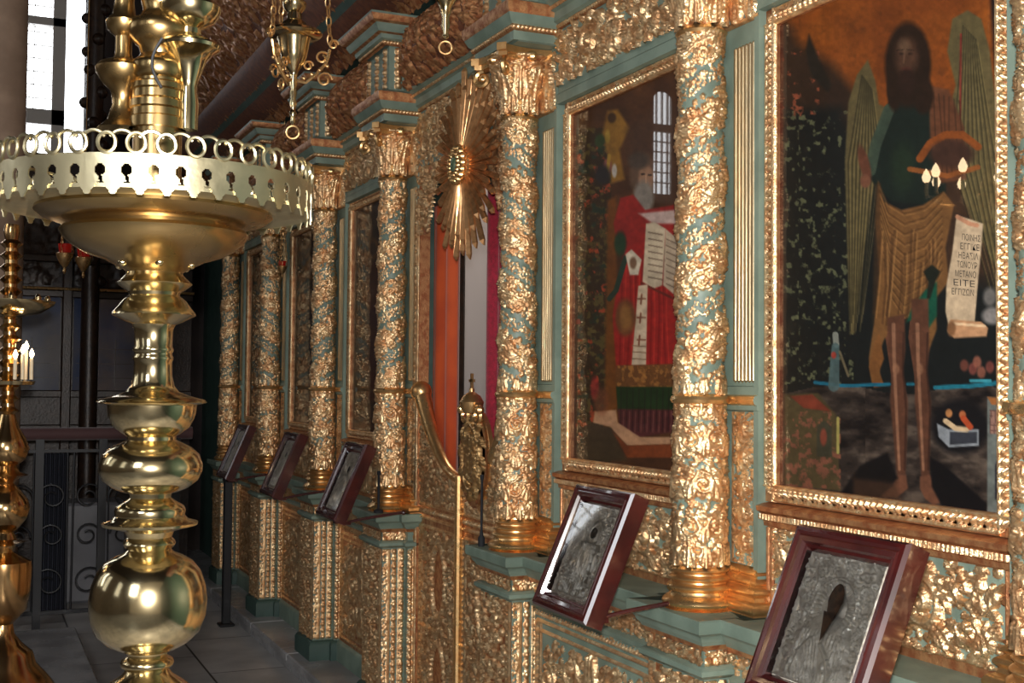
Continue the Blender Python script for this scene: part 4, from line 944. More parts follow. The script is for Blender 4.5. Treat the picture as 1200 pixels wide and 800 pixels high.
# ------------------------------------------------------------------ royal door bay
DY0, DY1 = 4.13, 5.19
def door_bay():
    t = thing('door_surround', 'gilded carved jambs and arch around the curtained doorway', 'doorway')
    res = .0055
    for y0, nm in ((DY1-.005, 'far'), (DY0-.035, 'near')):
        W = .05; o = Orn(W, 2.45-ZP, res)
        for v in np.arange(.02, 2.33, .03): o.leaf(W/2, v, PI/2, .034, .013, 3, 0); o.blob(W/2, v, .010, .015)
        o.line([(.006, 0), (.006, 2.35)], .005, .005, .010); o.line([(W-.006, 0), (W-.006, 2.35)], .005, .005, .010)
        link('jamb_carving', o.mesh('jamb_carving', face_mx(1.868, y0-.005, ZP), ('gold', 'gold_red')), t)
    m = MB(); m.box(1.870, 1.92, DY1-.012, DY1+.045, ZP, 2.5); m.box(1.870, 1.92, DY0-.045, DY0+.012, ZP, 2.5)
    link('jamb', m.mesh('jamb', ['gold_red'], False), t)
    # arched head: carved spandrel filled around a round arch
    W = DY1-DY0+.07; o = Orn(W, .52, res); c = W/2; R = .40
    def inarch(u, v): return (u-c)**2+(v+.10)**2 < R*R
    o.fill(.06, .02, 21, 1.2, lambda u, v: not inarch(u, v))
    for k in range(60):
        a = PI*k/59; u, v = c+(R+.012)*math.cos(a), -.10+(R+.012)*math.sin(a)
        if v > 0: o.blob(u, v, .014, .018)
    P = face_mx(1.872, DY0-.035, 2.28)
    me = o.mesh('spandrel', P, ('gold', 'gold_red'))
    import bmesh
    bm = bmesh.new(); bm.from_mesh(me)
    kill = [f for f in bm.faces if (f.calc_center_median().y-(DY0-.035)-c)**2+(f.calc_center_median().z-2.28+.10)**2 < R*R]
    bmesh.ops.delete(bm, geom=kill, context='FACES'); bm.to_mesh(me); bm.free()
    link('spandrel', me, t)
    # door leaves
    t = thing('royal_door', 'low gilded carved double door with curved top in the doorway', 'door')
    zl, zh, zm = ZP, 1.56, 1.20
    def leaf(ya, yb, hi_at_a):
        W = yb-ya; o = Orn(W, zh-zl, .0055)
        def top(u):
            f = u/W if hi_at_a else 1-u/W
            return zm-zl+(zh-zm)*(1-f)**2.2
        for y in (.015, .045, W-.045, W-.015): o.line([(y, .02), (y, .86)], .005, .005, .010)
        for v in np.arange(.03, .86, .024): o.blob(.03, v, .009, .013); o.blob(W-.03, v, .009, .013)
        for v in (.02, .42, .86, .90, .96): o.line([(.015, v), (W-.015, v)], .006, .006, .012)
        o.fill(.05, .018, 9, 1.2, lambda u, v: .06 < u < W-.06 and (.05 < v < .84) and not any(abs(v-cv) < .15 and abs(u-W/2) < .075 for cv in (.22, .64)))
        for cv in (.22, .64):
            for k in range(40):
                b = 2*PI*k/40; o.blob(W/2+.085*math.cos(b), cv+.155*math.sin(b), .014, .020)
        o.fill(.045, .016, 10, 1.3, lambda u, v: v > .97 and v < top(u)-.01); o.beads(.93, .010, .014, .024)
        me = o.mesh('leaf', face_mx(1.885, ya, zl), ('gold', 'gold_red'))
        bm = bmesh.new(); bm.from_mesh(me)
        kill = [f for f in bm.faces if f.calc_center_median().z-zl > top(f.calc_center_median().y-ya)]
        bmesh.ops.delete(bm, geom=kill, context='FACES'); bm.to_mesh(me); bm.free()
        l = link('door_leaf', me, t)
        n = 16; poly = [(ya+W*i/n, zl+top(W*i/n)) for i in range(n+1)]
        m = MB(); m.prism([(ya, zl)]+poly[0:]+[(yb, zl)], 1.888, 1.915, ax='x'); link('leaf_board', m.mesh('leaf_board', ['gold_red'], False), l)
        m = MB(); hv = [.022+.020*max(0, (z-1.25)/.31) for y, z in poly]; m.tube([(1.888, y, z) for y, z in poly], hv, 12); e = poly[0] if hi_at_a else poly[-1]; m.ball((1.885, e[0], e[1]+.005), .050, 12)
        link('top_moulding', m.mesh('top_moulding', ['gold_smooth']), l)
    mid = (DY0+DY1)/2
    leaf(mid, DY1-.01, False); leaf(DY0+.01, mid, True)
    # central crest: oval medallion, crown and cross
    m = MB()
    m.tube([(1.868, mid, ZP+.02), (1.868, mid, 1.22)], .018, 10)
    link('meeting_post', m.mesh('meeting_post', ['gold_smooth']), t)
    yc = 4.50; dz = -.075; o = Orn(.30, .40, .005)
    for k in range(50):
        b = 2*PI*k/50; o.blob(.15+.085*math.cos(b), .20+.13*math.sin(b), .013, .022)
    for k in range(12):
        b = 2*PI*k/12; o.leaf(.15+.09*math.cos(b), .20+.135*math.sin(b), b+.5, .055, .022, 4, .4)
    for k in range(200):
        o.blob(.15+.07*rnd.uniform(-1, 1)*.8, .20+.11*rnd.uniform(-1, 1)*.8, .018, .016+.008*rnd.random())
    me = o.mesh('crest', face_mx(1.862, yc-.15, 1.18+dz), ('gold_smooth', 'gold_red'), .0015)
    bm = bmesh.new(); bm.from_mesh(me)
    bmesh.ops.delete(bm, geom=[f for f in bm.faces if ((f.calc_center_median().y-yc)/.145)**2+((f.calc_center_median().z-1.38-dz)/.195)**2 > 1], context='FACES'); bm.to_mesh(me); bm.free()
    link('crest', me, t)
    m = MB(); m.lathe([(.001, 0), (.13, .0), (.15, .012), (.15, .03), (.001, .03)], (1.862, yc, 1.38+dz), 32, ax='x', sx=1.28)
    for sd in (-1, 1): m.ring((1.855, yc+sd*.065, 1.555+dz), .030, .011, 16, ax='x'); m.ball((1.85, yc+sd*.095, 1.575+dz), .020, 8)
    m.lathe([(.030, 0), (.045, .02), (.05, .045), (.035, .07), (.012, .085), (.010, .10)], (1.855, yc, 1.56+dz), 20)
    m.box(1.850, 1.860, yc-.006, yc+.006, 1.65+dz, 1.72+dz); m.box(1.850, 1.860, yc-.022, yc+.022, 1.685+dz, 1.697+dz)
    link('crown', m.mesh('crown', ['gold_smooth']), t)
    # curtains behind
    def curtain(y0, y1, x, z0, z1, folds, amp, mname, name, label):
        n = 60; V = []; F = []
        for k, z in enumerate((z0, (z0+z1)/2, z1)):
            for s_ in (0, 1):
                for i in range(n+1):
                    f = i/n; V.append((x+amp*math.sin(f*folds*2*PI)+s_*.004, y0+(y1-y0)*f, z))
        def id_(k, s_, i): return (k*2+s_)*(n+1)+i
        for k in range(2):
            for i in range(n):
                F.append((id_(k, 0, i), id_(k, 0, i+1), id_(k+1, 0, i+1), id_(k+1, 0, i))); F.append((id_(k, 1, i), id_(k+1, 1, i), id_(k+1, 1, i+1), id_(k, 1, i+1)))
        tag(link(name, raw(name, V, F, [mname])), label, 'curtain')
    curtain(4.985, 5.42, 1.985, ZP, 2.62, 3, .014, 'orange_cloth', 'curtain', 'orange red curtain drawn to the left inside the doorway')
    curtain(4.05, 4.655, 1.985, ZP, 2.7, 5, .014, 'crimson', 'curtain', 'crimson velvet curtain showing beside the right door column')
    m = MB(); m.bbox(2.03, 2.08, 5.13, 5.18, 0, 2.6, .01); tag(link('curtain_post', m.mesh('curtain_post', ['dark_wood'])), 'dark upright post just right of the orange red curtain', 'post')
    m = MB(); m.lathe([(.09, 0), (.09, .02), (.02, .04), (.012, .06), (.012, 1.35), (.035, 1.38), (.035, 1.41), (.010, 1.43), (.010, 1.95)], (2.45, 5.45, 0.0), 20)
    tag(link('processional_stand', m.mesh('processional_stand', ['silver'])), 'slim pale metal staff standing inside the sanctuary doorway', 'staff')
    m = MB(); m.bbox(2.8, 3.5, 5.6, 7.6, 0.0, 1.35, .01); tag(link('altar_table', m.mesh('altar_table', ['dark_wood'])), 'dark cloth covered altar block inside the sanctuary', 'altar')
door_bay()

def sunburst():
    c = on_x(546, 194, 1.83); t = thing('sunburst', 'gilded sunburst of radiating rays hanging above the doorway', 'sunburst', c)
    N = 66; rg = random.Random(2)
    for k in range(N):
        a = 2*PI*k/N; L = .345+.055*abs(math.sin(a))**1.5
        L *= [1, .82, .93, .74][k % 4]*rg.uniform(.95, 1.03)
        w0, w1 = .006, .0135; d = Vector((0, math.cos(a), math.sin(a))); q = Vector((0, -math.sin(a), math.cos(a))); x = Vector((-.012*(k % 2)-.003, 0, 0)); o = Vector((-.014, 0, 0))
        m = MB(); A = d*.05; B = d*(L-.02); T = d*L
        V = [A-q*w0+x, A+q*w0+x, A+x+o, B-q*w1+x, B+q*w1+x, B+x+o, T+x, A-q*w0+x-o*.5, A+q*w0+x-o*.5, B-q*w1+x-o*.5, B+q*w1+x-o*.5, T+x-o*.5]
        m.add(V, [(0, 2, 5, 3), (2, 1, 4, 5), (3, 5, 6), (5, 4, 6), (0, 3, 9, 7), (1, 8, 10, 4), (3, 6, 11, 9), (6, 4, 10, 11), (7, 9, 11, 10, 8), (0, 7, 8, 1), (0, 1, 2)])
        link('ray', m.mesh('ray', ['ray_gilt'], False), t)
    m = MB()
    m.lathe([(.001, .0), (.085, .0), (.085, -.02), (.06, -.045), (.001, -.045)], (0, 0, 0), 24, ax='x')
    for k in range(16): a = 2*PI*k/16; m.ball((-.04, .066*math.cos(a), .066*math.sin(a)), .019, 7); m.ball((-.05, .045*math.cos(a+.2), .045*math.sin(a+.2)), .014, 7)
    link('rosette', m.mesh('rosette', ['gold_smooth']), t)
    m = MB(); m.lathe([(.001, -.045), (.024, -.047), (.020, -.062), (.001, -.068)], (0, .0, 0), 16, ax='x', sx=1.4); o = link('boss', m.mesh('boss', ['stone_green']), t); o['label'] = 'oval green stone boss'
sunburst()

# ------------------------------------------------------------------ entablature
def entablature():
    res = .0055
    hw = .17
    # blocks over the columns (break forward)
    path = [(1.92, -hw), (1.70, -hw), (1.70, hw), (1.92, hw)]
    m = MB(); m.prism([(1.72, -hw+.01), (1.92, -hw+.01), (1.92, hw-.01), (1.72, hw-.01)], ZE, 3.19, ax='z')
    arch = m.mesh('core', ['teal'], False)
    m = MB(); m.sweep([(0, ZE), (.005, ZE), (.005, ZE+.032), (.014, ZE+.036), (.014, ZE+.052), (.024, ZE+.060), (.036, ZE+.085), (.044, ZE+.10), (.044, ZE+.125), (.0, ZE+.145)], path, mats=[0, 0, 1, 1, 0, 0, 1, 1, 0], sign=1)
    mould = m.mesh('architrave', ['teal', 'gold_red'])
    m = MB(); m.sweep([(0, 3.145), (.012, 3.149), (.016, 3.165), (.03, 3.171), (.034, 3.19), (.05, 3.195), (.066, 3.22), (.066, 3.23), (.085, 3.236), (.10, 3.26), (.10, 3.27), (-.15, 3.27)], path, mats=[1, 1, 0, 0, 1, 0, 0, 1, 1, 0, 0], sign=1)
    corn = m.mesh('cornice', ['teal', 'gold_red'])
    def beadcol(W, us, H, f, mats=('gold', 'teal')):
        o = Orn(W, H, .0045)
        for u in us:
            for v in np.arange(.016, H-.008, .032): o.blob(u, v, .0175, .016)
        return o.mesh('bead_column', f, mats)
    fy = [beadcol(.20, [.045, .125], .19, face_my(1.72, -hw+.009, 2.952))]
    fx = [beadcol(.32, [.04, .16, .28], .19, face_mx(1.719, -hw+.01, 2.952))]
    ropes = []
    for z, off in ((ZE+.036, .014), (3.149, .016)):
        o = Orn(.22, .016, .004); o.beads(.008, .007, .008, .016); ropes.append(o.mesh('rope', face_my(1.70-off, -hw-off, z), ('gold', 'gold_red')))
        o = Orn(.34+2*off, .016, .004); o.beads(.008, .007, .008, .016); ropes.append(o.mesh('rope', face_mx(1.70-off, -hw-off, z), ('gold', 'gold_red')))
    EL = {'A': 'above the column between the two near icons', 'B': 'above the column right of the doorway', 'C': 'above the column left of the doorway, with gold beads', 'D': 'with gold beads on green below the near hanging lamp',
          'E': 'above the second column from the far end', 'F': 'above the farthest column', 'G': 'above the column at the right picture edge'}
    for k, y in COLY.items():
        t = thing('entablature_block', 'green and gilt projecting block %s' % EL[k], 'cornice', (0, y, 0), 'projecting blocks of the entablature')
        link('core', arch, t); link('architrave', mould, t); link('cornice', corn, t)
        for me in fy+fx: link('bead_column', me, t)
        for me in ropes: link('rope', me, t)
    # friezes between
    for a, b in [('G', 'A'), ('A', 'B'), ('B', 'C'), ('C', 'D'), ('D', 'E'), ('E', 'F')]:
        ya, yb = COLY[a]+hw, COLY[b]-hw; W = yb-ya; near = a+b in ('GA', 'AB'); r_ = .0042 if near else .0075
        lab = {'GA': 'above the winged saint icon', 'AB': 'above the red robed saint icon', 'BC': 'above the curtained doorway', 'CD': 'above the first dark icon, near the hanging lamp', 'DE': 'above the middle dark icon', 'EF': 'above the farthest dark icon'}[a+b]
        t = thing('carved_frieze', 'dense gilded leaf frieze %s' % lab, 'frieze', (0, 0, 0), 'leaf friezes between the blocks')
        o = scrolls_panel(W, .20, r_, .026, 2); o.fill(.06, .02, 31, .9)
        link('leaf_carving', o.mesh('leaf_carving', face_mx(1.868, ya, 2.648)), t)
        m = MB(); m.sweep([(0, 2.588), (.02, 2.590), (.02, 2.622), (.012, 2.632), (.004, 2.648), (0, 2.65)], [(1.885, ya), (1.885, yb)], sign=1); m.box(1.870, 1.92, ya, yb, 2.59, 3.15)
        m.sweep([(0, 2.85), (.010, 2.852), (.014, 2.866), (.03, 2.872), (.034, 2.90), (.05, 2.905), (.05, 2.92), (.07, 2.93), (.085, 2.965), (.085, 2.98), (0, 2.99)], [(1.868, ya), (1.868, yb)], mats=[1, 1, 0, 0, 0, 1, 0, 0, 1, 1], sign=1)
        link('moulding', m.mesh('moulding', ['teal', 'gold_red']), t)
        for z, X in ((2.852, 1.857), (2.905, 1.817)):
            o = Orn(W, .016, .004 if near else .006); o.beads(.008, .007, .008, .016); link('rope', o.mesh('rope', face_mx(X, ya, z), ('gold', 'gold_red')), t)
        if not near:                       # swollen scroll crest in front of the attic
            o = Orn(W, .30, .0085); o.fill(.075, .028, 41+len(a+b), 1.3)
            tag_ = o.mesh('crest_carving', lambda U, V, A, W=W, ya=ya: st(1.80-.10*np.sin(np.clip(V/.30, 0, 1)*PI)*np.sin(U/W*PI)**.5-A, ya+U, 2.93+V), ('gold_red', 'bole'))
            link('crest_carving', tag_, t)
        else:
            o = Orn(W, .19, r_*1.3); o.fill(.06, .02, 51, 1.0)
            link('crest_carving', o.mesh('crest_carving', face_mx(1.835, ya, 2.985), ('gold', 'gold_red')), t)
    # upper cornice: deep gilt canopy running the whole length
    t = thing('upper_cornice', 'deep dark gilded cornice running above the whole screen', 'cornice')
    m = MB(); m.sweep([(0, 3.275), (.14, 3.28), (.16, 3.30), (.20, 3.32), (.30, 3.40), (.32, 3.44), (.40, 3.50), (.42, 3.56), (.0, 3.60)], [(1.92, .5), (1.92, 10.9)], mats=[0, 1, 1, 1, 0, 1, 1, 1], sign=1)
    m.box(1.72, 1.92, .5, 10.9, 3.58, 4.2, 1)
    link('mouldings', m.mesh('mouldings', ['teal_dark', 'bole']), t)
    o = Orn(8.0, .50, .018); o.fill(.12, .04, 61, 1.1)
    link('canopy_carving', o.mesh('canopy_carving', lambda U, V, A: st(1.70-.28*np.sin(V/.5*PI/2)-A, 3.0+U, 3.58+V), ('gold_red', 'bole')), t)
    o = Orn(8.0, .22, .012); o.fill(.075, .02, 62, 1.2)
    link('soffit_carving', o.mesh('soffit_carving', lambda U, V, A: st(1.78-V*.9, 3.0+U, 3.27+V*.9-A), ('gold_red', 'bole')), t)
entablature()

# ------------------------------------------------------------------ mahogany framed icons on props
FW, FL, FT = .335, .362, .036
def framed_icon(kind):
    # built lying in local coords: y = width, z = up the slope, -x = face; bottom edge at origin
    t = thing('framed_icon', '', 'framed icon')
    w = .050; prof = [(0, 0), (0, .028), (.006, .036), (.014, .038), (.020, .034), (.024, .036), (.034, .034), (.038, .026), (.044, .024), (w, .012), (w, 0)]
    m = MB(); V = []; F = []; cs = [(-FW/2, 0), (FW/2, 0), (FW/2, FL), (-FW/2, FL)]; sg = [(1, 1), (-1, 1), (-1, -1), (1, -1)]
    k = len(prof)
    for (y, z), (sy, sz) in zip(cs, sg):
        for o, h in prof: V.append((-h-.0, y+sy*o, z+sz*o))
    for i in range(4):
        j = (i+1) % 4
        for q in range(k-1): F.append((i*k+q, i*k+q+1, j*k+q+1, j*k+q))
    m.add(V, F); m.box(0, .020, -FW/2+.001, FW/2-.001, 0.001, FL-.001); link('frame', m.mesh('frame', ['mahogany'], True, 25), t)
    W, H = FW-2*w+.004, FL-2*w+.004; o = Orn(W, H, .0026)
    cx, cy = W/2, H*.60
    if kind == 'bust':
        for k_ in range(50): a = 2*PI*k_/50; o.blob(cx+.062*math.cos(a), cy+.062*math.sin(a), .0045, .008)
        for k_ in range(34): a = 2*PI*k_/34; o.line([(cx+.040*math.cos(a), cy+.040*math.sin(a)), (cx+.056*math.cos(a), cy+.056*math.sin(a))], .0026, .0026, .006)
        o.blob(cx, cy, .040, .004); o.blob(cx, cy-.09, .085, .012); o.blob(cx-.05, cy-.13, .05, .010); o.blob(cx+.05, cy-.13, .05, .010)
        for k_ in range(13): o.line([(cx-.06+.01*k_, cy-.05), (cx-.075+.0125*k_, .01)], .002, .0025, .0125)
        o.blob(cx-.03, cy-.115, .018, .0148); o.line([(cx-.055, .02), (cx-.035, .06), (cx-.005, .085)], .010, .008, .0145); o.line([(cx+.055, .02), (cx+.05, .06), (cx+.03, .09)], .010, .008, .0145)
        for k_ in range(9): o.line([(cx+.012+.007*k_, cy-.055-.006*k_), (cx-.02+.010*k_, .005)], .0028, .0028, .0145)
    else:
        for k_ in range(40): a = 2*PI*k_/40; o.blob(cx-.01+.040*math.cos(a), H*.70+.040*math.sin(a), .004, .009)
        o.blob(cx-.01, H*.70, .026, .008); o.blob(cx-.012, H*.42, .06, .012); o.blob(cx+.028, H*.50, .026, .014); o.blob(cx+.03, H*.36, .03, .013)
        for k_ in range(10): o.line([(cx-.05+.010*k_, H*.6), (cx-.065+.014*k_, .012)], .002, .003, .015)
    o.fill(.024, .0065, 8, 1.5, lambda u, v: (u-cx)**2+(v-cy)**2 > .004)
    for a, b in (((.004, .004), (W-.004, .004)), ((.004, H-.004), (W-.004, H-.004)), ((.004, .004), (.004, H)), ((W-.004, .004), (W-.004, H))): o.line([a, b], .004, .004, .004)
    pl = link('silver_plate', o.mesh('silver_plate', lambda U, V, A: st(-.010-A, -W/2+U, w-.002+V), ('silver', 'silver')), t)
    m = MB()
    if kind == 'bust':
        m.add([(-.0185, -W/2+cx-.004+.021*math.cos(2*PI*i/24)*(.85 if math.sin(2*PI*i/24) < 0 else 1), w+cy+.038*math.sin(2*PI*i/24)+.012) for i in range(24)], [tuple(range(24))])
        m.add([(-.0238, -W/2+cx-.022, w+cy-.012), (-.0238, -W/2+cx+.013, w+cy-.010), (-.0243, -W/2+cx-.003, w+cy-.072)], [(0, 1, 2)])
        fm = mat('old_flesh_paint', (0.17, 0.08, 0.036), .4, nscale=60, col2=(.06, .03, .016), coat=.4)
    else:
        m.add([(-.0195, -W/2+cx-.01+.014*math.cos(2*PI*i/20), w+H*.70+.016*math.sin(2*PI*i/20)) for i in range(20)], [tuple(range(20))])
        m.add([(-.0215, -W/2+cx+.03+.008*math.cos(2*PI*i/20), w+H*.53+.010*math.sin(2*PI*i/20)) for i in range(20)], [tuple(range(20))])
        fm = mat('dark_flesh_paint', (0.07, 0.045, 0.03), .4, nscale=60, col2=(.03, .02, .014), coat=.4)
    fo = link('painted_face', m.mesh('painted_face', [fm]), pl); fo['label'] = 'dark painted face showing through the metal cover'
    m = MB(); m.add([(-.026, -W/2, w), (-.026, W/2, w), (-.026, W/2, w+H-.004), (-.026, -W/2, w+H-.004)], [(0, 3, 2, 1)]); g = link('glass', m.mesh('glass', ['glass'], False), t)
    g.visible_shadow = True
    return t
A_TILT = math.atan2(.14, .33)
def set_frame(t, yc, xb, zb, label, tilt=A_TILT):
    t.location = (xb, yc, zb); t.rotation_euler = (0, tilt, 0); t['label'] = label; t['group'] = 'framed icons on sloping props'
fb = framed_icon('bust'); fm_ = framed_icon('mother')
set_frame(fb, 1.912, 1.495, .968, 'nearest mahogany framed silver icon, a bearded bust, at lower right')
set_frame(fm_, 2.915, 1.485, .975, 'mahogany framed silver icon left of the nearest column, white glare on glass'); fm_.rotation_euler.z = -.022
for yc, lb, bz in ((5.235, 'third sloping framed icon from the right, just left of the doorway', .990), (6.40, 'fourth sloping framed icon from the right, dim silver plate', .990), (7.66, 'farthest and smallest sloping framed icon in the row', .990)):
    d = dup(fm_, (1.485, yc, bz), lb, 'framed icons on sloping props')
for i, (yc, lb) in enumerate(((1.905, 'behind the nearest framed icon'), (2.922, 'under the frame left of the nearest column'), (5.235, 'under the third framed icon'), (6.40, 'under the fourth framed icon'), (7.66, 'under the farthest framed icon'))):
    m = MB(); m.tube([(1.515, yc-.13, .992), (1.60, yc-.15, 1.01), (1.76, yc-.19, 1.035)], .0065, 8); m.ball((1.76, yc-.19, 1.033), .011, 8)
    m.box(1.505, 1.53, yc-.16, yc+.16, .985, 1.0); m.box(1.50, 1.535, yc-.02, yc+.02, .975, .99)
    tag(link('prop_bracket', m.mesh('prop_bracket', ['mahogany'])), 'dark slender prop bracket %s' % lb, 'bracket', 'props of the framed icons')

# ------------------------------------------------------------------ main brass candle stand
DEP = 1.70
def stand_scale(D, phi): return D*math.cos(phi)/FPX
def main_stand():
    ax = at_depth(179, 441, DEP); x, y = ax[0], ax[1]
    k = DEP*.958/FPX; kz = DEP/FPX
    def Z(v): return EYE+(446.5-v)*kz
    t = thing('candle_stand', 'large polished brass candle stand with globes and pierced tray in foreground', 'candle stand', (x, y, 0))
    # stem
    P = [(30, 292), (33, 318), (34, 322), (43, 330), (45, 332), (42, 335), (31, 342), (30, 346), (38, 352), (44, 360), (49, 366), (50, 369), (46, 371), (34, 377), (26, 380), (23, 386), (22.5, 406), (24, 408), (24, 411), (22.5, 413), (22.5, 416), (24, 418), (24, 421), (22.5, 424), (23, 440), (26, 452), (32, 459), (46, 464), (62, 468), (65, 471), (60, 473), (53, 474), (52, 484), (50, 490), (45, 500), (34, 508), (29, 511), (29, 515), (38, 519), (48, 524), (57, 532), (61, 543), (61, 551), (56, 562), (44, 571), (34, 575), (25, 577), (24, 582), (28, 585), (40, 592), (42, 597), (41, 603), (46, 608), (57, 611), (56, 614), (40, 618), (29, 621), (26, 628), (30, 632), (31, 635), (29, 639), (25, 642), (30, 646), (40, 650), (52, 657), (61, 668), (67, 684), (69.5, 702), (68, 720), (61, 738), (48, 750), (34, 757), (25, 760), (23, 765), (30, 769), (31.5, 773), (30, 777), (25, 780), (30, 787), (44, 796), (56, 806), (60, 815), (55, 822), (40, 826), (30, 832), (28, 850), (40, 862), (75, 880), (80, 900), (60, 915), (34, 925), (30, 960), (36, 1000), (60, 1040), (110, 1100), (140, 1180), (150, 1250), (155, 1300), (155, 1750)]
    zf = Z(1750); out = []
    for r, v in P:
        z = Z(v)
        if z < 0.05: break
        out.append((r*k, z))
    out += [(.19, .05), (.20, .03), (.20, 0.0)]
    base_z = [q for q in out]
    m = MB(); m.lathe(base_z[::-1], (0, 0, 0), 72); link('stem', m.mesh('stem', ['brass'], True, 40), t)
    # bowl: two tiers
    B = [(32, 322), (34, 318), (45, 312), (60, 305), (82, 298), (98, 289), (108, 280), (112, 273), (109, 269), (101, 268), (100, 264), (116, 262), (132, 258), (141, 251), (140, 247), (136, 246), (130, 245), (20, 245)]
    m = MB(); m.lathe([(r*k, Z(v)) for r, v in B], (0, 0, 0), 80); link('bowl', m.mesh('bowl', ['bronze'], True, 40), t)
    # tray plate and pierced skirt
    zp = Z(233); Rr = 189*k
    m = MB(); m.lathe([(.02, zp-.017), (Rr-.002, zp-.017), (Rr-.002, zp-.012), (.02, zp-.012)], (0, 0, 0), 96); link('tray', m.mesh('tray', ['brass_dull'], True, 30), t)
    NH = 42; sub = 20; nn = NH*sub; zt, zb = zp+.026, zp-.026; nz = 30; V = []; F = []
    for s_ in (0, 1):
        for j in range(nz+1):
            for i in range(nn):
                a = 2*PI*i/nn; R_ = Rr-(.0018 if s_ else 0); V.append((R_*math.cos(a), R_*math.sin(a), zb+(zt-zb)*j/nz))
    cw = 2*PI*Rr/nn; ch = (zt-zb)/nz
    keep = np.zeros((nz, nn), bool)
    for j in range(nz):
        for i in range(nn):
            u = ((i % sub)+.5-sub/2)*cw; z = zb+(j+.5)*ch-zp
            hole = (u*u+(z-.005)**2 < .0072**2) or (abs(u+.25*(z+.003)) < .0024 and -.022 < z < .006) or (z < -.010 and abs(u) < .0024+(-.010-z)*.72)
            edge = z < -.030+.010*abs(u)/(cw*sub/2)
            keep[j, i] = not hole
    N1 = (nz+1)*nn
    for j in range(nz):
        for i in range(nn):
            if not keep[j, i]: continue
            i2 = (i+1) % nn; a, b, c, d = j*nn+i, j*nn+i2, (j+1)*nn+i2, (j+1)*nn+i
            F.append((a, b, c, d)); F.append((a+N1, d+N1, c+N1, b+N1))
            if j == 0 or not keep[j-1, i]: F.append((a, a+N1, b+N1, b))
            if j == nz-1 or not keep[j+1, i]: F.append((d, c, c+N1, d+N1))
            if not keep[j, (i-1) % nn]: F.append((a, d, d+N1, a+N1))
            if not keep[j, i2]: F.append((b, b+N1, c+N1, c))
    me = raw('skirt', V, F, ['brass_dull'], None, True, 40); link('pierced_skirt', me, t)
    # gallery of linked rings
    NR = 38
    for i in range(NR):
        a = 2*PI*i/NR; c = Vector((Rr*math.cos(a), Rr*math.sin(a), zt+.0125)); tt = Vector((-math.sin(a), math.cos(a), 0)); up = Vector((0, 0, 1))
        m = MB(); m.tube([c+tt*.0112*math.cos(b)+up*.0125*math.sin(b) for b in [2*PI*q/18 for q in range(18)]], .0026, 6, closed=True)
        c2 = a+PI/NR; q_ = []
        for f in range(13):
            b = PI*(.21+.58*f/12); aa = c2+.0185*math.cos(b)/Rr
            q_.append(Vector(((Rr-.003)*math.cos(aa), (Rr-.003)*math.sin(aa), zt+.007+.0215*math.sin(b))))
        m.tube(q_, .0024, 6)
        link('gallery_ring', m.mesh('gallery_ring', ['brass_dull']), t)
    # little bells under the bowl
    for i in range(6):
        a = 2*PI*i/6+.5; m = MB(); c = (46*k*math.cos(a), 46*k*math.sin(a), Z(310))
        m.ball(c, 5.5*k, 10); m.tube([(c[0], c[1], c[2]+4*k), (c[0], c[1], c[2]+16*k)], .0012, 6); link('bell', m.mesh('bell', ['brass']), t)
    # central turned sockets above the tray
    m = MB(); Q = [(34, 150), (34, 138), (32, 136), (32, 128), (34, 126), (34, 118), (31, 115), (31, 106), (33, 104), (33, 98), (28, 95), (28, 92), (32, 88), (33, 82), (34, 76), (32, 71), (26, 67), (22, 62), (24, 54), (30, 48), (37, 38), (38, 30), (34, 22), (24, 17), (20, 10), (22, 0), (26, -12), (20, -24), (18, -60), (24, -70), (24, -76), (16, -80)]
    m.lathe([(r*k, Z(v)) for r, v in Q], (0, 0, 0), 56); m.tube([(0, 0, zp), (0, 0, Z(140))], .034, 20); link('central_spindle', m.mesh('central_spindle', ['bronze'], True, 40), t)
    m = MB(); q = Vector((R2[0], R2[1], 0)).normalized()
    for off, Pp, mt in ((37*k, [(12, 150), (13, 120), (10, 100), (12, 92), (18, 76), (21, 68), (30, 58), (37, 54), (38, 50), (36, 47), (28, 43), (20, 40), (14, 36), (14, 30), (30, 22), (37, 10), (38, 4), (30, -4), (22, -8), (20, -60)], 'brass'), (-44*k, [(30, 150), (18, 140), (12, 120), (14, 105), (24, 96), (32, 84), (33, 78), (28, 72), (12, 66), (10, 60), (10, 40), (20, 32), (22, 22), (14, 14), (12, 0), (12, -60)], 'bronze')):
        m = MB(); m.lathe([(r*k, Z(v)) for r, v in Pp], (q.x*off, q.y*off, 0), 40); link('candle_socket', m.mesh('candle_socket', [mt], True, 40), t)
    m = MB(); p0 = Vector((q.x*27*k, q.y*27*k, 0)); m.tube([p0+Vector((-.03, -.03, Z(50)))+q*(-.014*math.sin(f*PI))+Vector((0, 0, -f*.07)) for f in [i/10 for i in range(11)]], .0022, 6); link('wick_hook', m.mesh('wick_hook', ['iron']), t)
main_stand()
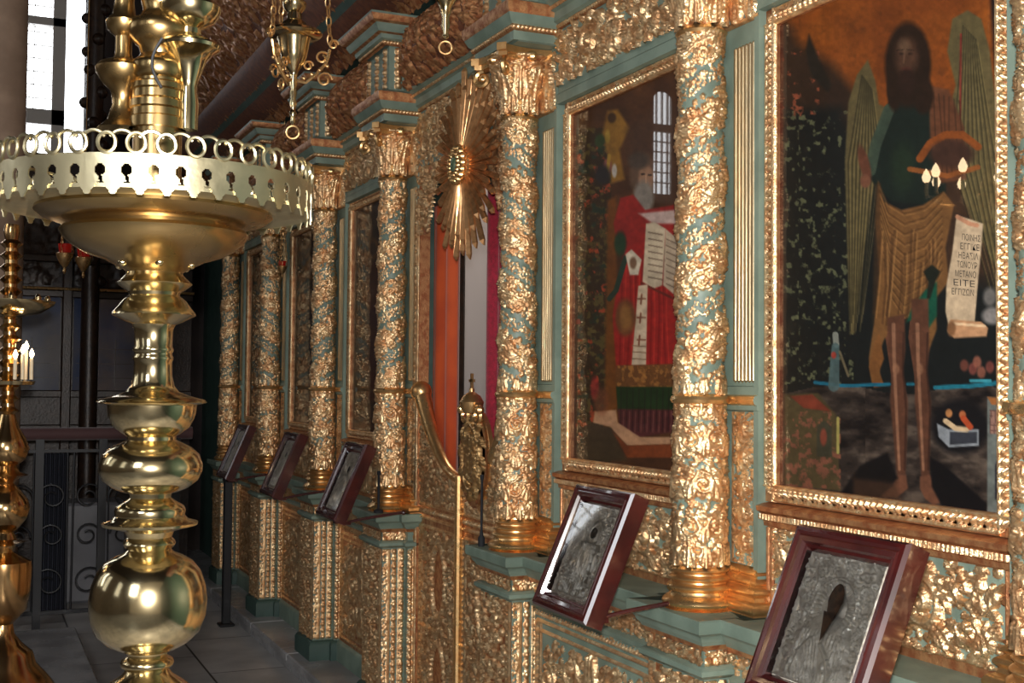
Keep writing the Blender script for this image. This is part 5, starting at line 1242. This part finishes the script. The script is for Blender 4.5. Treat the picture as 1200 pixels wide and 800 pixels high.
def second_stand():
    D = 4.6; ax = at_depth(10, 441, D); k = D*.93/FPX
    Z = lambda v: EYE+(444.7-v)*D/FPX
    t = thing('candle_stand', 'tall reddish brass candle stand at the left picture edge', 'candle stand', (ax[0], ax[1], 0))
    P = [(8, 262), (10, 270)]
    v = 280
    while v < 480: P += [(8, v), (14, v+5), (8, v+10)]; v += 14
    P += [(9, 484), (14, 500), (22, 512), (27, 525), (22, 538), (12, 545), (16, 552), (26, 556), (14, 560), (10, 566), (16, 572), (26, 584), (29, 594), (26, 606), (16, 618), (10, 622), (14, 630), (27, 633), (14, 637), (11, 645), (20, 650), (32, 656), (33, 664), (32, 690), (28, 712), (18, 722), (12, 728), (14, 740), (24, 752), (36, 762), (40, 775), (52, 788), (62, 800), (70, 830), (76, 880), (78, 915)]
    out = [(r*k, max(0.0, Z(v))) for r, v in P if Z(v) > 0.07]+[(78*k, 0.05)]
    m = MB(); m.lathe(out[::-1], (0, 0, 0), 48); link('stem', m.mesh('stem', ['copper_brass'], True, 40), t)
    for pr in ([(8*k, Z(372)), (36*k, Z(366)), (52*k, Z(356)), (54*k, Z(352)), (50*k, Z(352)), (8*k, Z(360))], [(8*k, Z(452)), (30*k, Z(450)), (32*k, Z(446)), (8*k, Z(444))]):
        m = MB(); m.lathe(pr, (0, 0, 0), 40); link('drip_tray', m.mesh('drip_tray', ['brass'], True, 40), t)
    for dx, dy, h in ((13, -12, .075), (20, -6, .095), (27, 4, .08), (16, 14, .11)):
        q = Vector((R2[0], R2[1], 0))*dx*k+Vector((Fv[0], Fv[1], 0))*dy*k
        m = MB(); m.lathe([(.007, Z(444)), (.007, Z(444)+h), (.002, Z(444)+h+.004)], (q.x, q.y, 0), 10); cd = link('candle', m.mesh('candle', ['wax']), t)
        m = MB(); m.lathe([(.001, 0), (.007, .008), (.009, .018), (.004, .03), (.001, .037)], (q.x, q.y, Z(444)+h+.002), 8); link('flame', m.mesh('flame', ['flame']), cd)
    for i in range(8):
        a = 2*PI*i/8; m = MB(); m.lathe([(.010, 0), (.012, .02), (.006, .03)], (44*k*math.cos(a), 44*k*math.sin(a), Z(354)), 12)
        link('candle_cup', m.mesh('candle_cup', ['brass']), t)
second_stand()

# ------------------------------------------------------------------ hanging lamps
def chain(m, a, b, step=.03, r=.0035):
    a, b = Vector(a), Vector(b); n = max(2, int((b-a).length/step)); d = (b-a).normalized(); q = d.orthogonal().normalized(); q2 = d.cross(q)
    for i in range(n):
        c = a+(b-a)*(i+.5)/n; w_ = q if i % 2 else q2
        m.tube([c+d*step*.62*math.cos(t)+w_*step*.28*math.sin(t) for t in [2*PI*j/10 for j in range(10)]], r, 5, closed=True)
def lamp(u, v_ring, D, label, prof, flange_r, arms, ztop=4.6, gold='gold_smooth', harm=65):
    c = at_depth(u, v_ring, D); k = D/FPX
    t = thing('hanging_lamp', label, 'lamp', (c[0], c[1], c[2]))
    m = MB(); m.lathe([(r*k, (v_ring-v)*k) for r, v in prof], (0, 0, 0), 36); link('body', m.mesh('body', ['brass'], True, 40), t)
    m = MB(); m.ring((0, 0, 0), 7.5*k, 1.3*k, 20, ax='y'); o = link('pull_ring', m.mesh('pull_ring', ['gold_smooth']), t); o.rotation_euler.z = -.4
    for i in range(arms):
        a = 2*PI*i/arms-.35; d = Vector((math.cos(a), math.sin(a), 0)); up = Vector((0, 0, 1)); h0 = harm*k
        m = MB(); pts = [d*4*k+up*(h0-4*k), d*14*k+up*(h0-6*k), d*26*k+up*(h0+4*k), d*38*k+up*(h0+18*k), d*42*k+up*(h0+34*k)]; m.tube(pts, 2.0*k, 7)
        for (rx, rz, R_) in ((36, -2, 9), (33, 24, 8), (46, 40, 6), (17, 14, 6)):
            cc = d*rx*k+up*(h0+rz*k); m.tube([cc+d*(R_*(1-.6*s/14))*k*math.cos(s*.55)+up*(R_*(1-.6*s/14))*k*math.sin(s*.55) for s in range(15)], 1.4*k, 6)
        m.leaf = None
        for s in range(4): m.ball(tuple(d*(12+9*s)*k+up*(h0+(-1+5*s)*k)), 2.6*k, 6)
        link('scroll_arm', m.mesh('scroll_arm', [gold]), t)
        m = MB(); chain(m, d*42*k+up*(h0+40*k), d*3*k+up*(ztop-c[2]-.2), .032, .0028); link('chain', m.mesh('chain', ['gold_smooth']), t)
    m = MB(); m.tube([(0, 0, ztop-c[2]-.2), (0, 0, 6.55-c[2])], .006, 6); m.lathe([(.04, 0), (.04, .02), (.01, .03)], (0, 0, ztop-c[2]-.2), 16); link('suspension_rod', m.mesh('suspension_rod', ['gold_smooth']), t)
    return t
PR = [(1, 147), (3.5, 144), (2.5, 138), (4.5, 132), (2.5, 128), (4.5, 120), (3, 116), (4.5, 108), (3, 104), (5, 98), (4, 90), (5, 84), (9, 78), (14, 70), (16.5, 60), (18.5, 48), (20, 44), (30, 42), (33, 39), (32, 36), (27, 34), (16, 33), (14, 26), (9, 22), (8, 14), (13, 8), (14, 2), (9, -4), (8, -20), (14, -30), (12, -45), (3, -50)]
lamp(343, 155, 4.1, 'ornate brass hanging lamp with scroll arms above the pierced tray', PR, 27, 3)
PR2 = [(1, 46), (3.5, 43), (3, 38), (5, 30), (4, 22), (6, 14), (7, 8), (12, 0), (17, -10), (19, -24), (28, -28), (30, -32), (16, -35), (10, -45), (14, -60), (3, -70)]
lamp(522, 56, 4.0, 'hanging lamp whose bright ring shows at top above the sunburst', PR2, 28, 3, 4.9, harm=88)
def votive(u, v, D, label, s=1.0):
    c = at_depth(u, v, D); k = .0010*D*s/2
    t = thing('votive_lamp', label, 'lamp', c, 'small red votive lamps')
    m = MB(); m.lathe([(1*k, -34*k), (3*k, -30*k), (2*k, -24*k), (8*k, -16*k), (13*k, -6*k), (14*k, 0), (10*k, 2*k)], (0, 0, 0), 20); link('cup', m.mesh('cup', ['gold_smooth']), t)
    m = MB(); m.lathe([(9*k, 0), (10*k, 8*k), (11*k, 16*k), (9*k, 16*k), (8*k, 4*k)], (0, 0, 0), 20); link('glass_bowl', m.mesh('glass_bowl', ['red_glass']), t)
    m = MB()
    for i in range(3): a = 2*PI*i/3; chain(m, (13*k*math.cos(a), 13*k*math.sin(a), 0), (0, 0, .35), .03, .002)
    m.tube([(0, 0, .35), (0, 0, 6.55-c[2])], .003, 5); link('chain', m.mesh('chain', ['gold_smooth']), t)
votive(76, 297, 8.4, 'red glass votive lamp hanging left of the others under the tray'); votive(98, 302, 8.8, 'votive lamp hanging just right of the red one under the tray')
votive(331, 312, 7.6, 'tiny red votive lamp hanging before the far columns', .55)

# ------------------------------------------------------------------ things on the step and shelves
m = MB(); m.lathe([(.022, 0), (.022, .01), (.006, .02), (.006, .17), (.009, .175), (.009, .19)], (0, 0, 0), 12)
o = tag(link('candle_spike', m.mesh('candle_spike', ['black_cloth'])), 'thin black candle spike on the shelf left of the doorway', 'candle spike'); o.location = (1.715, 5.262, ZS1)
c = on_x(573, 646, 1.73); m = MB(); m.lathe([(.012, 0), (.013, .03), (.007, .04), (.0045, .06), (.0045, .24), (.007, .245), (.007, .26)], (0, 0, 0), 12)
o = tag(link('candle_spike', m.mesh('candle_spike', ['black_cloth'])), 'dark spike standing beside the column right of the doorway', 'candle spike'); o.location = (1.715, 4.055, ZS1)
c = on_x(272, 560, 1.60)
m = MB(); m.bbox(-.026, .026, -.026, .026, 0, c[2]-.02, .004); m.bbox(-.034, .034, -.034, .034, c[2]-.02, c[2], .006); m.bbox(-.05, .05, -.05, .05, 0, .02, .006)
o = tag(link('barrier_post', m.mesh('barrier_post', ['iron'], False)), 'slim black post at the foot of the farthest sloping frame', 'post'); o.location = (1.575, c[1], 0.0)

# ------------------------------------------------------------------ far end: glazed case, rail, iron railing
def far_end():
    Y = 10.6
    def p(u, v): q = on_y(u, v, Y); return q[0], q[2]
    t = thing('glazed_case', 'dark carved wooden case with glazed dusky icons at the far end', 'case')
    x0, x1 = -.6, 1.75; zb, zt = p(100, 500)[1], 3.1
    m = MB(); m.box(x0, x1, Y+.05, Y+.35, 0, zt); link('carcass', m.mesh('carcass', ['dark_wood'], False), t)
    xa, xb = p(72, 400)[0], p(84, 400)[0]; z345 = p(100, 344)[1]; z460 = p(100, 460)[1]
    m = MB(); pw = xb-xa
    for xx in (xa-1.0, xa, p(168, 400)[0]):
        m.bbox(xx, xx+pw, Y-.04, Y+.06, 0, zt, .01)
    for z in (z345, z460, zb, 2.62): m.bbox(x0, x1, Y-.03, Y+.06, z-.04, z+.02, .008)
    link('posts_and_rails', m.mesh('posts_and_rails', ['dark_wood']), t)
    m = MB(); m.tube([(x0, Y-.06, z345+.03), (x1, Y-.06, z345+.03)], .012, 8); link('brass_bar', m.mesh('brass_bar', ['gold_smooth']), t)
    for (u0, u1) in ((-30, 70), (86, 160)):
        a, b = p(u0, 400)[0], p(u1, 400)[0]
        m = MB(); m.box(a, b, Y, Y+.03, z460+.02, z345-.04); link('glazed_icon', m.mesh('glazed_icon', ['blue_icon'], False), t)
        o = Orn(b-a, z345-z460, .02)
        m = MB()
        for q in range(1, 3): m.box(a+(b-a)*q/3-.004, a+(b-a)*q/3+.004, Y-.006, Y, z460+.04, z460+.45)
        for q in range(1, 4): m.box(a+.03, b-.03, Y-.006, Y, z460+.12*q, z460+.12*q+.006)
        link('lead_bars', m.mesh('lead_bars', ['dark_wood'], False), t)
    for (u0, u1) in ((-30, 70), (86, 160)):
        a, b = p(u0, 400)[0], p(u1, 400)[0]
        o = Orn(b-a, .9, .02); o.fill(.14, .02, 71, 1.0); link('carved_upper_panel', o.mesh('carved_upper_panel', lambda U, V, A, a=a: st(a+U, Y+.02-A, z345+.06+V), ('dark_wood', 'dark_wood')), t)
    # velvet rail and iron railing
    Yr = 8.3
    def r(u, v): q = on_y(u, v, Yr); return q[0], q[2]
    xr0, xr1 = -1.2, r(225, 505)[0]; zr = r(100, 508)[1]
    t = thing('iron_railing', 'black wrought iron railing with scrolls and velvet topped handrail', 'railing')
    m = MB(); m.tube([(xr0, Yr, zr), (xr1, Yr, zr)], .042, 14); link('handrail', m.mesh('handrail', ['velvet']), t)
    m = MB()
    for u in (-30, 45, 119, 205): xx = r(u, 600)[0]; m.box(xx-.025, xx+.025, Yr-.025, Yr+.025, 0, zr)
    link('post', m.mesh('post', ['iron'], False), t)
    m = MB(); m.box(xr0, xr1, Yr-.01, Yr+.01, .10, .125); m.box(xr0, xr1, Yr-.01, Yr+.01, zr-.12, zr-.10)
    link('cross_bars', m.mesh('cross_bars', ['iron'], False), t)
    for u0 in (-5, 78, 160):
        xc = r(u0+4, 600)[0]; m = MB()
        for sd in (-1, 1):
            for (dx, z, R_) in ((.11, .85, .09), (.11, .60, .08), (.12, .30, .10)):
                m.tube([(xc+sd*(dx+R_*(1-.7*s/24)*math.cos(s*.36)), Yr, z+R_*(1-.7*s/24)*math.sin(s*.36)) for s in range(25)], .0065, 6)
            m.tube([(xc+sd*.015, Yr, .12), (xc+sd*.02, Yr, zr-.1)], .007, 6); m.tube([(xc+sd*.2, Yr, .12), (xc+sd*.2, Yr, zr-.1)], .006, 6)
        link('scroll_panel', m.mesh('scroll_panel', ['iron']), t)
    m = MB(); m.bbox(r(88, 600)[0], r(150, 600)[0]+.1, 9.2, 9.6, 0, .72, .02); tag(link('stone_block', m.mesh('stone_block', ['marble'])), 'grey stone block glimpsed behind the iron railing', 'stone block')
    V = []; F = []; n = 60; a, b = r(30, 600)[0]+.1, r(78, 600)[0]+.05
    for z in (0.0, 1.1):
        for i in range(n+1): V.append((a+(b-a)*i/n, 8.9+.03*math.sin(i/n*7*2*PI), z))
    for i in range(n): F.append((i, i+1, n+2+i, n+1+i))
    tag(link('drape', raw('drape', V, F, ['drape'])), 'dusky blue grey drape hanging behind the iron railing', 'drape')
    # stone shaft at the upper left edge and low dark dais
    c = on_y(2, 60, 9.6); m = MB(); m.lathe([(.26, 0), (.26, .2), (.19, .28), (.18, 3.1), (.188, 3.12), (.188, 3.16), (.18, 3.18), (.178, 6.6)], (0, 0, 0), 36)
    tag(link('stone_column', m.mesh('stone_column', ['stone'], True, 40)), 'plain pinkish stone column left of the bright window', 'column').location = (c[0], c[1], 0)
    c = on_y(112, 60, 10.2); m = MB()
    m.lathe([(.07, 0), (.07, 6.5)], (0, 0, 0), 16)
    for i in range(40): m.ball((.07*math.cos(i*2.4), .07*math.sin(i*2.4), 2.4+i*.085), .05, 7)
    tag(link('carved_post', m.mesh('carved_post', ['dark_wood'])), 'dark knobbly carved post right of the bright window', 'post').location = (c[0], c[1], 0)
    m = MB(); pts = [on_y(92, 735, 5.6)]
    m.bbox(-1.2, .65, 3.4, 8.1, 0, .05, .012); tag(link('dark_dais', m.mesh('dark_dais', ['marble_step'])), 'low dark marble slab on the floor behind the brass stand', 'slab')
far_end()

# chandelier that shows as a reflection in the winged saint icon
def chandelier():
    s = np.array(on_x(1158, 221, WX)); e = np.array([0, 0, EYE]); d = s-e; L = 5.2/d[1]
    q = s+np.array([-d[0], d[1], d[2]])*(L-1) if L > 1 else s
    q = np.array([2*WX-(e[0]+d[0]*L), e[1]+d[1]*L, e[2]+d[2]*L])
    t = thing('candle_chandelier', 'round brass chandelier of lit candle lamps, mirrored in the winged saint icon', 'chandelier', tuple(q))
    m = MB(); m.ring((0, 0, -.06), .34, .016, 40); m.lathe([(.01, -.3), (.05, -.22), (.03, -.12), (.06, -.04), (.02, .1), (.015, .5)], (0, 0, 0), 20)
    for i in range(4): a = i*PI/2; m.tube([(0, 0, -.1), (.17*math.cos(a), .17*math.sin(a), -.13), (.34*math.cos(a), .34*math.sin(a), -.06)], .009, 6)
    m.tube([(0, 0, .4), (0, 0, 6.55-q[2])], .008, 6); link('frame', m.mesh('frame', ['gold_smooth']), t)
    light('chandelier_glow', 'POINT', (q[0], q[1], q[2]+.05), 75, (1.0, 0.55, 0.25), 0.03)
    for i in range(11):
        a = 2*PI*i/11+.2; c = (.34*math.cos(a), .34*math.sin(a))
        m = MB(); m.lathe([(.012, -.05), (.012, .05), (.004, .055)], (c[0], c[1], 0), 12); cd = link('candle', m.mesh('candle', ['wax']), t)
        m = MB(); m.lathe([(.001, .045), (.020, .06), (.026, .085), (.014, .115), (.001, .135)], (c[0], c[1], 0), 10); link('flame', m.mesh('flame', ['flame']), cd)
chandelier()
